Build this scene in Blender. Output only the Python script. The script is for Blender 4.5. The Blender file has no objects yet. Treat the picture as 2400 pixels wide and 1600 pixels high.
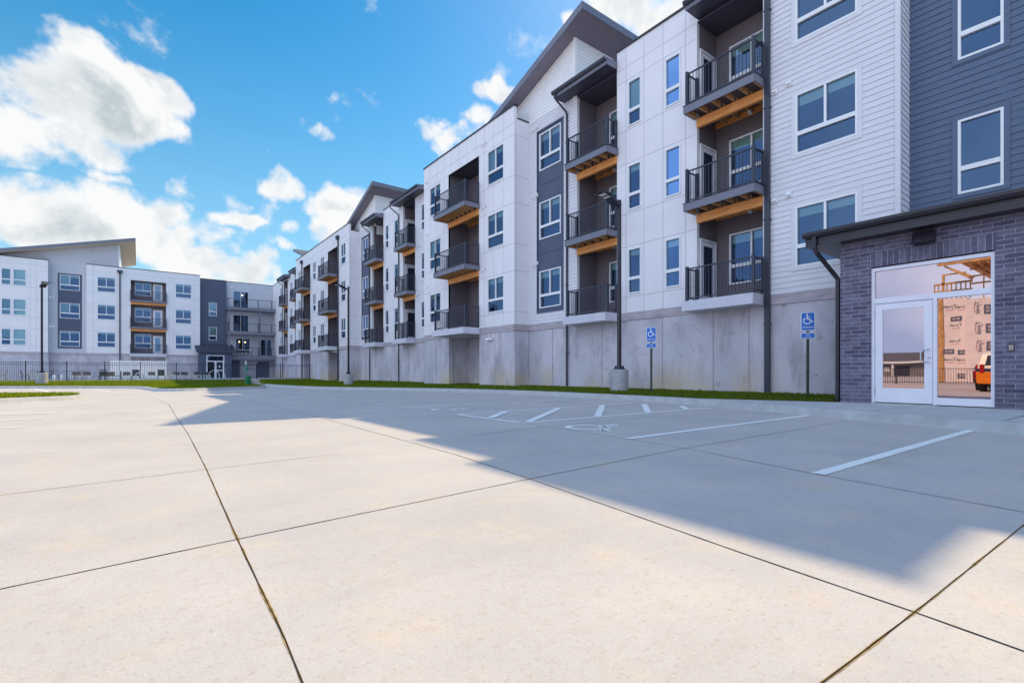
import bpy, bmesh, math, random
from mathutils import Vector, Matrix
R = math.radians
random.seed(7)
S = bpy.context.scene
COL = S.collection

# ------------------------------------------------------------------ camera
EYE = 0.80
cam = bpy.data.cameras.new('camera'); camo = bpy.data.objects.new('camera', cam); COL.objects.link(camo)
cam.sensor_width = 36; cam.lens = 1155/2400*36
cam.shift_y = 74/2400
cam.clip_start = 0.05; cam.clip_end = 3000
camo.location = (0, 0, EYE)
camo.rotation_euler = (R(90), 0, -math.atan2(.604, .797))
S.camera = camo
S.render.resolution_x = 1024; S.render.resolution_y = 682

# ------------------------------------------------------------------ light
SUN = Vector((.885, .30, 1.0)).normalized()
sl = bpy.data.lights.new('sun', 'SUN'); so = bpy.data.objects.new('sun', sl); COL.objects.link(so)
sl.energy = 3.1; sl.angle = R(0.53); sl.color = (1, .835, .50)
so.location = (30, 10, 60)
so.rotation_euler = SUN.to_track_quat('Z', 'Y').to_euler()
S.view_settings.view_transform = 'Standard'; S.view_settings.look = 'None'
S.view_settings.exposure = 0.66; S.view_settings.gamma = 1

def node(nt, typ, **kw):
    n = nt.nodes.new(typ)
    for k_, v in kw.items():
        if k_.startswith('i_'):
            n.inputs[k_[2:].replace('_', ' ')].default_value = v
        else: setattr(n, k_, v)
    return n

def build_world():
    w = bpy.data.worlds.new('World'); S.world = w; w.use_nodes = True
    nt = w.node_tree; nt.nodes.clear(); L = nt.links.new
    out = node(nt, 'ShaderNodeOutputWorld'); bg = node(nt, 'ShaderNodeBackground'); bg.inputs[1].default_value = .15
    sky = node(nt, 'ShaderNodeTexSky'); sky.sky_type = 'NISHITA'; sky.sun_disc = False
    sky.sun_elevation = math.asin(SUN.z); sky.sun_rotation = math.atan2(SUN.x, SUN.y)
    sky.air_density = 1.0; sky.dust_density = .6; sky.ozone_density = 1.0; sky.altitude = 200
    hs = node(nt, 'ShaderNodeHueSaturation'); hs.inputs['Saturation'].default_value = 1.58; hs.inputs['Hue'].default_value = .486; hs.inputs['Value'].default_value = .72
    L(sky.outputs[0], hs.inputs['Color'])
    tc = node(nt, 'ShaderNodeTexCoord'); sep = node(nt, 'ShaderNodeSeparateXYZ'); L(tc.outputs['Generated'], sep.inputs[0])
    def m(op, a, b=None, c=None, clamp=False):
        n = node(nt, 'ShaderNodeMath', operation=op); n.use_clamp = clamp
        for i, v in enumerate((a, b, c)):
            if v is None: continue
            if isinstance(v, (int, float)): n.inputs[i].default_value = v
            else: L(v, n.inputs[i])
        return n.outputs[0]
    az = m('ARCTAN2', sep.outputs[0], sep.outputs[1]); el = m('ARCSINE', sep.outputs[2])
    nw = node(nt, 'ShaderNodeTexNoise'); nw.inputs['Scale'].default_value = 9; nw.inputs['Detail'].default_value = 5; L(tc.outputs['Generated'], nw.inputs['Vector'])
    sw = node(nt, 'ShaderNodeSeparateColor'); L(nw.outputs['Color'], sw.inputs[0])
    el0 = el
    az = m('ADD', az, m('MULTIPLY', m('SUBTRACT', sw.outputs[0], .5), .16)); el = m('ADD', el, m('MULTIPLY', m('SUBTRACT', sw.outputs[1], .5), .11))
    # soft displacement so outlines billow
    n1 = node(nt, 'ShaderNodeTexNoise'); n1.inputs['Scale'].default_value = 7; n1.inputs['Detail'].default_value = 9; n1.inputs['Roughness'].default_value = .58; n1.inputs['Distortion'].default_value=.3
    L(tc.outputs['Generated'], n1.inputs['Vector'])
    n3 = node(nt, 'ShaderNodeTexNoise'); n3.inputs['Scale'].default_value = 26; n3.inputs['Detail'].default_value = 6; n3.inputs['Roughness'].default_value = .55
    L(tc.outputs['Generated'], n3.inputs['Vector'])
    CL = CLOUDS
    acc = None
    for (a, e, ra, re, wgt) in CL:
        da = m('MULTIPLY', m('SUBTRACT', az, a), 1/ra); de = m('MULTIPLY', m('SUBTRACT', el, e), 1/re)
        d2 = m('ADD', m('MULTIPLY', da, da), m('MULTIPLY', de, de))
        b = m('MULTIPLY', m('MAXIMUM', m('SUBTRACT', 1.0, d2), -1.0), wgt)
        acc = b if acc is None else m('MAXIMUM', acc, b)
    # noise that mottles the added bright sheet in the unseen sky
    n2 = node(nt, 'ShaderNodeTexNoise'); n2.inputs['Scale'].default_value = 2.6; n2.inputs['Detail'].default_value = 4
    L(tc.outputs['Generated'], n2.inputs['Vector'])
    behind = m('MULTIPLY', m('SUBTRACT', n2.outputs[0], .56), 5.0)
    # added fill brightness is kept to the unseen sky behind the camera
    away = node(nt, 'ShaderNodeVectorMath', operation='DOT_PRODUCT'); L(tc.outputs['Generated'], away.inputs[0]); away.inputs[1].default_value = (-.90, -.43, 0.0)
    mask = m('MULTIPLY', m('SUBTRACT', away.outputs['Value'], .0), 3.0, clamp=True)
    dens = m('ADD', acc, m('MULTIPLY', m('SUBTRACT', n1.outputs[0], .5), 4.2))
    dens = m('ADD', dens, m('MULTIPLY', m('SUBTRACT', n3.outputs[0], .5), 1.5))
    cov = node(nt, 'ShaderNodeMapRange'); cov.interpolation_type = 'SMOOTHSTEP'
    cov.inputs['From Min'].default_value = -.08; cov.inputs['From Max'].default_value = .80
    L(dens, cov.inputs['Value'])
    # relief: each billow is compared with the same field a little nearer the sun and higher up,
    # so rims that face the light stay white and hollows and bellies turn grey
    def shifted(off, scale, det):
        mp = node(nt, 'ShaderNodeMapping'); mp.inputs['Location'].default_value = off; L(tc.outputs['Generated'], mp.inputs[0])
        n_ = node(nt, 'ShaderNodeTexNoise'); n_.inputs['Scale'].default_value = scale; n_.inputs['Detail'].default_value = det; n_.inputs['Roughness'].default_value = .58; n_.inputs['Distortion'].default_value = .3; L(mp.outputs[0], n_.inputs['Vector']); return n_.outputs[0]
    up1 = shifted((.018, .006, .034), 7, 6)
    up2 = shifted((.006, .002, .012), 26, 4)
    relief = m('ADD', m('MULTIPLY', m('SUBTRACT', up1, n1.outputs[0]), 5.5), m('MULTIPLY', m('SUBTRACT', up2, n3.outputs[0]), 1.1))
    n4 = shifted((.3, .1, .05), 5, 4)
    broad = m('MULTIPLY', m('SUBTRACT', n4, .40), 3.0, clamp=True)
    thick = m('MULTIPLY', m('SUBTRACT', dens, .25), 1.0, clamp=True)
    sh = m('MULTIPLY', m('ADD', m('ADD', relief, .12), m('MULTIPLY', broad, .42), clamp=True), thick)
    cc = node(nt, 'ShaderNodeMix', data_type='RGBA'); cc.inputs[6].default_value = (4.05, 4.07, 4.1, 1); cc.inputs[7].default_value = (2.25, 2.6, 2.75, 1)
    L(sh, cc.inputs[0])
    # pale air near the horizon, and an added bright out-of-view sheet lighting the facade
    hz = m('POWER', m('SUBTRACT', 1.0, m('MAXIMUM', m('MULTIPLY', el0, 1.15), 0.0), clamp=True), 2.2)
    hm = node(nt, 'ShaderNodeMix', data_type='RGBA'); L(m('MULTIPLY', hz, .92), hm.inputs[0]); L(hs.outputs[0], hm.inputs[6]); hm.inputs[7].default_value = (1.95, 3.25, 3.95, 1)
    mx = node(nt, 'ShaderNodeMix', data_type='RGBA'); L(cov.outputs[0], mx.inputs[0]); L(hm.outputs[2], mx.inputs[6]); L(cc.outputs[2], mx.inputs[7])
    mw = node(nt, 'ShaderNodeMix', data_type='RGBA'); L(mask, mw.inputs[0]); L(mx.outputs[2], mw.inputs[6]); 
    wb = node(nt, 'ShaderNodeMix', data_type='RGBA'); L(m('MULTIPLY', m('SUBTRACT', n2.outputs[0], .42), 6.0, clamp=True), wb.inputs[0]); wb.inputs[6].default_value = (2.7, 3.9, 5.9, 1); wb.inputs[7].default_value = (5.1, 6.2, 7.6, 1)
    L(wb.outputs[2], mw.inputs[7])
    mx = mw
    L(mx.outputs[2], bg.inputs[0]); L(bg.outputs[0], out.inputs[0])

def sky_dir(px, py):      # azimuth and elevation of a cloud seen from the lot
    a = (px-1200)/1155; b = (874-py)/1155
    X = .604+.797*a; Y = .797-.604*a
    return math.atan2(X, Y), math.atan2(b, math.hypot(X, Y))
CLOUDS = []
for (px, py, rx, ry, w) in [
    (90, 210, 190, 130, 1.3), (200, 165, 110, 80, 1.2), (240, 260, 180, 90, 1.3), (360, 225, 100, 60, 1.1), (30, 300, 170, 110, 1.2), (190, 340, 150, 70, 1.2),(270,350,70,50,1.0),
    (10, 400, 60, 25, .7), (250, 425, 95, 24, .75),
    (40, 500, 150, 80, 1.1), (150, 540, 200, 80, 1.3), (290, 510, 130, 80, 1.2), (420, 425, 60, 36, 1.1), (390, 480, 80, 60, 1.2), (400, 560, 120, 90, 1.3), (470, 620, 110, 60, 1.2), (600, 625, 55, 50, 1.2),
    (560, 480, 36, 30, .9), (550, 510, 80, 24, .95), (490, 545, 34, 22, .7), (690, 530, 26, 18, .85), (675, 572, 26, 14, .8),
    (665, 430, 50, 28, .9), (790, 470, 80, 55, 1.1), (810, 540, 60, 50, 1.1), (755, 315, 38, 17, .85),
    (1005, 295, 40, 28, .95), (1055, 330, 34, 28, .95), (1165, 225, 55, 32, 1.0), (1130, 290, 34, 22, .7), (1330, 20, 20, 22, .8), (1480, 20, 120, 70, 1.3), (1560, 40, 90, 60, 1.2), (75, 2, 40, 10, .6)]:
    a0, e0 = sky_dir(px, py); a1, _ = sky_dir(px+rx, py); _, e1 = sky_dir(px, py-ry)
    CLOUDS.append((a0, e0, abs(a1-a0)*1.04, abs(e1-e0)*1.04, w if rx > 75 else w*.62))
build_world()

# ------------------------------------------------------------------ materials
MATS = {}
def pmat(name, col, rough=.6, metal=0, var=.06, scale=3.0, bump=0, bscale=60, spec=.5, stretch=(1, 1, 1)):
    if name in MATS: return MATS[name]
    m = bpy.data.materials.new(name); m.use_nodes = True; nt = m.node_tree; L = nt.links.new
    b = nt.nodes['Principled BSDF']; b.inputs['Roughness'].default_value = rough; b.inputs['Metallic'].default_value = metal
    b.inputs['Specular IOR Level'].default_value = spec
    tc = node(nt, 'ShaderNodeTexCoord'); mp = node(nt, 'ShaderNodeMapping'); L(tc.outputs['Object'], mp.inputs[0]); mp.inputs['Scale'].default_value = stretch
    n = node(nt, 'ShaderNodeTexNoise'); n.inputs['Scale'].default_value = scale; n.inputs['Detail'].default_value = 6; L(mp.outputs[0], n.inputs['Vector'])
    r = node(nt, 'ShaderNodeMapRange'); r.inputs['To Min'].default_value = 1-var*1.6; r.inputs['To Max'].default_value = 1+var*1.6
    r.inputs['From Min'].default_value = .25; r.inputs['From Max'].default_value = .75
    L(n.outputs[0], r.inputs[0])
    mu = node(nt, 'ShaderNodeVectorMath', operation='SCALE'); mu.inputs[0].default_value = col[:3]; L(r.outputs[0], mu.inputs['Scale'])
    L(mu.outputs[0], b.inputs['Base Color'])
    if bump:
        nb = node(nt, 'ShaderNodeTexNoise'); nb.inputs['Scale'].default_value = bscale; nb.inputs['Detail'].default_value = 4; L(tc.outputs['Object'], nb.inputs['Vector'])
        bp = node(nt, 'ShaderNodeBump'); bp.inputs['Strength'].default_value = bump; bp.inputs['Distance'].default_value = .01; L(nb.outputs[0], bp.inputs['Height']); L(bp.outputs[0], b.inputs['Normal'])
    MATS[name] = m; return m

WHITE_PANEL = pmat('white_panel', (.80, .755, .80), .55, var=.025, scale=1.2)
SEAM = pmat('panel_seam', (.50, .48, .53), .6, var=.02)
TRIMW = pmat('white_trim', (.74, .73, .76), .45, var=.02)
SIDING = pmat('grey_siding', (.70, .68, .735), .6, var=.035, scale=2, bump=.15, bscale=30, stretch=(1, 1, 6))
SIDING_E = pmat('pale_siding', (.55, .55, .62), .6, var=.03, scale=2)
GABLE = pmat('gable_siding', (.84, .82, .83), .6, var=.03, scale=2)
DARKSID = pmat('slate_siding', (.088, .122, .205), .55, var=.05, scale=2, bump=.15, bscale=30, stretch=(1, 1, 6))
DARKPAN = pmat('slate_panel', (.070, .085, .145), .55, var=.05)
RECESS = pmat('recess_paint', (.155, .130, .150), .6, var=.05)
DARKMET = pmat('dark_metal', (.030, .032, .055), .38, var=.06, scale=8)
BRONZE = pmat('bronze_metal', (.022, .016, .026), .35, var=.08, scale=8)
FASCIA = pmat('slate_fascia', (.17, .17, .225), .45, var=.05)
SOFFIT = pmat('dark_soffit', (.055, .052, .085), .5, var=.04)
GSOFFIT = pmat('gable_soffit', (.22, .195, .25), .5, var=.04)
LIGHTCONC = pmat('slab_concrete', (.60, .58, .67), .75, var=.06, scale=4, bump=.2)
ROOF = pmat('roof_shingle', (.10, .10, .12), .85, var=.12, scale=20)
VINYL = pmat('white_vinyl', (.80, .79, .82), .35, var=.015)
ALU = pmat('white_aluminium', (.80, .76, .84), .32, var=.02)
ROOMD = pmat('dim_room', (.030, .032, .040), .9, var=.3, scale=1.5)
BLIND = pmat('pale_blind', (.62, .80, .72), .8, var=.04, scale=2)
STEEL = pmat('brushed_steel', (.55, .56, .6), .28, metal=.8, var=.05)
PAINTW = None

def wood_mat():
    m = bpy.data.materials.new('stained_timber'); m.use_nodes = True; nt = m.node_tree; L = nt.links.new; b = nt.nodes['Principled BSDF']
    tc = node(nt, 'ShaderNodeTexCoord'); mp = node(nt, 'ShaderNodeMapping'); mp.inputs['Scale'].default_value = (1.2, 9, 14); L(tc.outputs['Object'], mp.inputs[0])
    n = node(nt, 'ShaderNodeTexNoise'); n.inputs['Scale'].default_value = 2.2; n.inputs['Detail'].default_value = 8; n.inputs['Distortion'].default_value = .6; L(mp.outputs[0], n.inputs['Vector'])
    cr = node(nt, 'ShaderNodeValToRGB'); L(n.outputs[0], cr.inputs[0])
    cr.color_ramp.elements[0].position = .32; cr.color_ramp.elements[0].color = (.62, .20, .045, 1)
    cr.color_ramp.elements[1].position = .68; cr.color_ramp.elements[1].color = (.95, .44, .14, 1)
    L(cr.outputs[0], b.inputs['Base Color']); b.inputs['Roughness'].default_value = .6
    return m
WOOD = wood_mat()
JOIST = pmat('weathered_joist', (.60, .34, .15), .7, var=.15, scale=4)

def glass_mat(name, refl, tint, gcol=(.86, .9, 1)):
    m = bpy.data.materials.new(name); m.use_nodes = True; nt = m.node_tree; nt.nodes.clear(); L = nt.links.new
    o = node(nt, 'ShaderNodeOutputMaterial'); mx = node(nt, 'ShaderNodeMixShader')
    t = node(nt, 'ShaderNodeBsdfTransparent'); t.inputs[0].default_value = (*tint, 1)
    g = node(nt, 'ShaderNodeBsdfGlossy'); g.inputs[0].default_value = (*gcol, 1); g.inputs['Roughness'].default_value = .01
    tc = node(nt, 'ShaderNodeTexCoord'); n = node(nt, 'ShaderNodeTexNoise'); n.inputs['Scale'].default_value = .9; n.inputs['Detail'].default_value = 1
    L(tc.outputs['Object'], n.inputs['Vector'])
    bp = node(nt, 'ShaderNodeBump'); bp.inputs['Strength'].default_value = .05; bp.inputs['Distance'].default_value = .02; L(n.outputs[0], bp.inputs['Height']); L(bp.outputs[0], g.inputs['Normal'])
    lw = node(nt, 'ShaderNodeFresnel'); lw.inputs[0].default_value = 1.6
    a = node(nt, 'ShaderNodeMath', operation='ADD'); a.use_clamp = True; a.inputs[1].default_value = refl; L(lw.outputs[0], a.inputs[0])
    L(a.outputs[0], mx.inputs[0]); L(t.outputs[0], mx.inputs[1]); L(g.outputs[0], mx.inputs[2]); L(mx.outputs[0], o.inputs[0])
    return m
GLASS = glass_mat('window_glass', .24, (.76, .86, .84), (.19, .31, .53))
STOREGLASS = glass_mat('storefront_glass', .75, (.35, .36, .4), (.64, .49, .50))

def concrete_wall_mat():
    m = bpy.data.materials.new('cast_concrete'); m.use_nodes = True; nt = m.node_tree; L = nt.links.new; b = nt.nodes['Principled BSDF']; b.inputs['Roughness'].default_value = .8
    tc = node(nt, 'ShaderNodeTexCoord')
    def noise(sc, det, st, rough=.55):
        mp = node(nt, 'ShaderNodeMapping'); mp.inputs['Scale'].default_value = st; L(tc.outputs['Object'], mp.inputs[0])
        n = node(nt, 'ShaderNodeTexNoise'); n.inputs['Scale'].default_value = sc; n.inputs['Detail'].default_value = det; n.inputs['Roughness'].default_value = rough; L(mp.outputs[0], n.inputs['Vector']); return n.outputs[0]
    def mr(v, a, b2, c, d):
        r = node(nt, 'ShaderNodeMapRange'); r.inputs[1].default_value = a; r.inputs[2].default_value = b2; r.inputs[3].default_value = c; r.inputs[4].default_value = d; L(v, r.inputs[0]); return r.outputs[0]
    def mix(f, a, c):
        x = node(nt, 'ShaderNodeMix', data_type='RGBA'); L(f, x.inputs[0])
        if isinstance(a, tuple): x.inputs[6].default_value = a
        else: L(a, x.inputs[6])
        x.inputs[7].default_value = c; return x.outputs[2]
    base = mix(mr(noise(.9, 5, (1, 1, .6)), .35, .65, 0, 1), (.47, .44, .50, 1), (.62, .57, .64, 1))
    st = mix(mr(noise(1.1, 7, (1.5, 1.5, .45), .68), .50, .70, 0, .75), base, (.30, .27, .30, 1))        # run-down stains
    bl = mix(mr(noise(3.2, 6, (1, 1, .6), .72), .60, .70, 0, .8), st, (.22, .19, .22, 1))                   # blotches
    sp = node(nt, 'ShaderNodeSeparateXYZ'); L(tc.outputs['Object'], sp.inputs[0])
    low = mr(sp.outputs[2], .2, 1.3, 1, 0)
    mu = node(nt, 'ShaderNodeMath', operation='MULTIPLY'); L(low, mu.inputs[0]); L(mr(noise(.35, 4, (1, 1, 1)), .45, .58, 0, .85), mu.inputs[1])
    fin = mix(mu.outputs[0], bl, (.62, .48, .33, 1))                                                       # tan splash-back soil
    L(fin, b.inputs['Base Color'])
    bp = node(nt, 'ShaderNodeBump'); bp.inputs['Strength'].default_value = .25; bp.inputs['Distance'].default_value = .01; L(noise(18, 6, (1, 1, 1)), bp.inputs['Height']); L(bp.outputs[0], b.inputs['Normal'])
    return m
CONC = concrete_wall_mat()
CAPC = pmat('band_concrete', (.44, .38, .42), .8, var=.16, scale=2.5, bump=.2, stretch=(1, 1, 3))

def pavement_mat():
    m = bpy.data.materials.new('broomed_concrete'); m.use_nodes = True; nt = m.node_tree; L = nt.links.new; b = nt.nodes['Principled BSDF']; b.inputs['Roughness'].default_value = .85
    b.inputs['Specular IOR Level'].default_value = .3
    tc = node(nt, 'ShaderNodeTexCoord')
    def noise(sc, det, st=(1, 1, 1), rough=.55, rot=0):
        mp = node(nt, 'ShaderNodeMapping'); mp.inputs['Scale'].default_value = st; mp.inputs['Rotation'].default_value = (0, 0, rot); L(tc.outputs['Object'], mp.inputs[0])
        n = node(nt, 'ShaderNodeTexNoise'); n.inputs['Scale'].default_value = sc; n.inputs['Detail'].default_value = det; n.inputs['Roughness'].default_value = rough; L(mp.outputs[0], n.inputs['Vector']); return n.outputs[0]
    def mr(v, a, b2, c, d):
        r = node(nt, 'ShaderNodeMapRange'); r.inputs[1].default_value = a; r.inputs[2].default_value = b2; r.inputs[3].default_value = c; r.inputs[4].default_value = d; L(v, r.inputs[0]); return r.outputs[0]
    def mix(f, a, c):
        x = node(nt, 'ShaderNodeMix', data_type='RGBA'); L(f, x.inputs[0])
        if isinstance(a, tuple): x.inputs[6].default_value = a
        else: L(a, x.inputs[6])
        x.inputs[7].default_value = c; return x.outputs[2]
    c = mix(mr(noise(.7, 5), .35, .65, 0, 1), (.455, .412, .425, 1), (.555, .495, .485, 1))
    c = mix(mr(noise(2.2, 6, rough=.65), .52, .72, 0, .7), c, (.60, .485, .39, 1))          # warm patches
    c = mix(mr(noise(1.1, 5, (.35, 1.6, 1), .6, .25), .56, .74, 0, .6), c, (.405, .355, .33, 1))  # broom and drag marks
    c = mix(mr(noise(1.0, 3, (.12, 3.2, 1), .5, -.1), .62, .8, 0, .45), c, (.38, .34, .32, 1))  # tyre polish
    c = mix(mr(noise(14, 5, (1, 1, 1), .65), .50, .66, 0, .30), c, (.43, .36, .31, 1))
    c = mix(mr(noise(48, 4, (1, 1, 1), .7), .56, .70, 0, .65), c, (.33, .27, .22, 1))          # grain
    c = mix(mr(noise(110, 3, (1, 1, 1), .6), .30, .42, .65, 0), c, (.68, .60, .53, 1))
    v = node(nt, 'ShaderNodeTexVoronoi'); v.inputs['Scale'].default_value = 3.3; L(tc.outputs['Object'], v.inputs['Vector'])
    c = mix(mr(v.outputs['Distance'], .012, .03, .85, 0), c, (.10, .07, .05, 1))               # small pits and chips
    v2 = node(nt, 'ShaderNodeTexVoronoi'); v2.inputs['Scale'].default_value = .55; v2.inputs['Randomness'].default_value = 1; L(tc.outputs['Object'], v2.inputs['Vector'])
    c = mix(mr(v2.outputs['Distance'], .03, .16, .22, 0), c, (.30, .27, .25, 1))                # old oil drips
    c = mix(mr(noise(.16, 2, (1, 1, 1), .4), .38, .60, .0, .38), c, (.50, .45, .43, 1))          # pour-to-pour tone
    L(c, b.inputs['Base Color'])
    ad = node(nt, 'ShaderNodeMath', operation='ADD'); L(noise(90, 4), ad.inputs[0]); L(noise(9, 4), ad.inputs[1])
    bp = node(nt, 'ShaderNodeBump'); bp.inputs['Strength'].default_value = .32; bp.inputs['Distance'].default_value = .006; L(ad.outputs[0], bp.inputs['Height']); L(bp.outputs[0], b.inputs['Normal'])
    return m
PAVE = pavement_mat()
WALK = pmat('sidewalk_concrete', (.47, .465, .49), .85, var=.08, scale=3, bump=.3, bscale=60)
KERB = pmat('kerb_concrete', (.43, .42, .43), .85, var=.10, scale=4, bump=.3, bscale=50)
PAINT = pmat('white_road_paint', (.84, .83, .84), .7, var=.07, scale=14, bump=.15)
JOINTD = pmat('joint_dark_brown', (.040, .028, .022), 1.0, var=.3, scale=12, spec=0)  # dark brown colour of the paving and sidewalk joints
JOINTT = pmat('joint_sealant', (.36, .25, .12), 1.0, var=.3, scale=25, spec=0)

def brick_mat(name='slate_brick', soldier=False):
    m = bpy.data.materials.new(name); m.use_nodes = True; nt = m.node_tree; L = nt.links.new; b = nt.nodes['Principled BSDF']; b.inputs['Roughness'].default_value = .75
    tc = node(nt, 'ShaderNodeTexCoord'); sp = node(nt, 'ShaderNodeSeparateXYZ'); L(tc.outputs['Object'], sp.inputs[0])
    a = node(nt, 'ShaderNodeMath', operation='ADD'); L(sp.outputs[0], a.inputs[0]); L(sp.outputs[1], a.inputs[1])
    cb = node(nt, 'ShaderNodeCombineXYZ'); L(a.outputs[0], cb.inputs[0]); L(sp.outputs[2], cb.inputs[1])
    br = node(nt, 'ShaderNodeTexBrick'); L(cb.outputs[0], br.inputs['Vector']); br.offset = .5; br.squash = 1
    br.inputs['Scale'].default_value = 1
    br.inputs['Mortar Size'].default_value = .0065; br.inputs['Mortar Smooth'].default_value = .15
    br.inputs['Bias'].default_value = -.1
    br.inputs['Brick Width'].default_value = .30 if not soldier else .100; br.inputs['Row Height'].default_value = 0.087 if not soldier else 10
    br.inputs['Color1'].default_value = (.145, .13, .19, 1); br.inputs['Color2'].default_value = (.06, .053, .10, 1); br.inputs['Mortar'].default_value = (.29, .265, .33, 1)
    n = node(nt, 'ShaderNodeTexNoise'); n.inputs['Scale'].default_value = 14; n.inputs['Detail'].default_value = 6; L(tc.outputs['Object'], n.inputs['Vector'])
    n2 = node(nt, 'ShaderNodeTexNoise'); n2.inputs['Scale'].default_value = 1.3; n2.inputs['Detail'].default_value = 3; L(tc.outputs['Object'], n2.inputs['Vector'])
    ad = node(nt, 'ShaderNodeMath', operation='ADD'); L(n.outputs[0], ad.inputs[0]); L(n2.outputs[0], ad.inputs[1])
    r = node(nt, 'ShaderNodeMapRange'); r.inputs[1].default_value = .7; r.inputs[2].default_value = 1.3; r.inputs[3].default_value = .72; r.inputs[4].default_value = 1.32; L(ad.outputs[0], r.inputs[0])
    mu = node(nt, 'ShaderNodeVectorMath', operation='SCALE'); L(br.outputs['Color'], mu.inputs[0]); L(r.outputs[0], mu.inputs['Scale']); L(mu.outputs[0], b.inputs['Base Color'])
    sb = node(nt, 'ShaderNodeMath', operation='MULTIPLY_ADD'); L(br.outputs['Fac'], sb.inputs[0]); sb.inputs[1].default_value = -1.0; L(n.outputs[0], sb.inputs[2])
    bp = node(nt, 'ShaderNodeBump'); bp.inputs['Strength'].default_value = .7; bp.inputs['Distance'].default_value = .008; L(sb.outputs[0], bp.inputs['Height']); L(bp.outputs[0], b.inputs['Normal'])
    return m
BRICK = brick_mat(); SOLDIER = brick_mat('soldier_brick', True)

def grass_mat():
    m = bpy.data.materials.new('lawn_grass'); m.use_nodes = True; nt = m.node_tree; L = nt.links.new; b = nt.nodes['Principled BSDF']; b.inputs['Roughness'].default_value = .7; b.inputs['Specular IOR Level'].default_value = .2
    tc = node(nt, 'ShaderNodeTexCoord'); n = node(nt, 'ShaderNodeTexNoise'); n.inputs['Scale'].default_value = 2.5; n.inputs['Detail'].default_value = 8; n.inputs['Roughness'].default_value = .7; L(tc.outputs['Object'], n.inputs['Vector'])
    cr = node(nt, 'ShaderNodeValToRGB'); L(n.outputs[0], cr.inputs[0])
    cr.color_ramp.elements[0].position = .3; cr.color_ramp.elements[0].color = (.008, .038, .001, 1)
    cr.color_ramp.elements[1].position = .7; cr.color_ramp.elements[1].color = (.055, .10, .003, 1)
    L(cr.outputs[0], b.inputs['Base Color'])
    tr = node(nt, 'ShaderNodeBsdfTranslucent'); tr.inputs[0].default_value = (.62, .68, .01, 1); mx = node(nt, 'ShaderNodeMixShader'); mx.inputs[0].default_value = .36
    L(b.outputs[0], mx.inputs[1]); L(tr.outputs[0], mx.inputs[2]); L(mx.outputs[0], nt.nodes['Material Output'].inputs[0])
    return m
GRASS = grass_mat()

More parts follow.
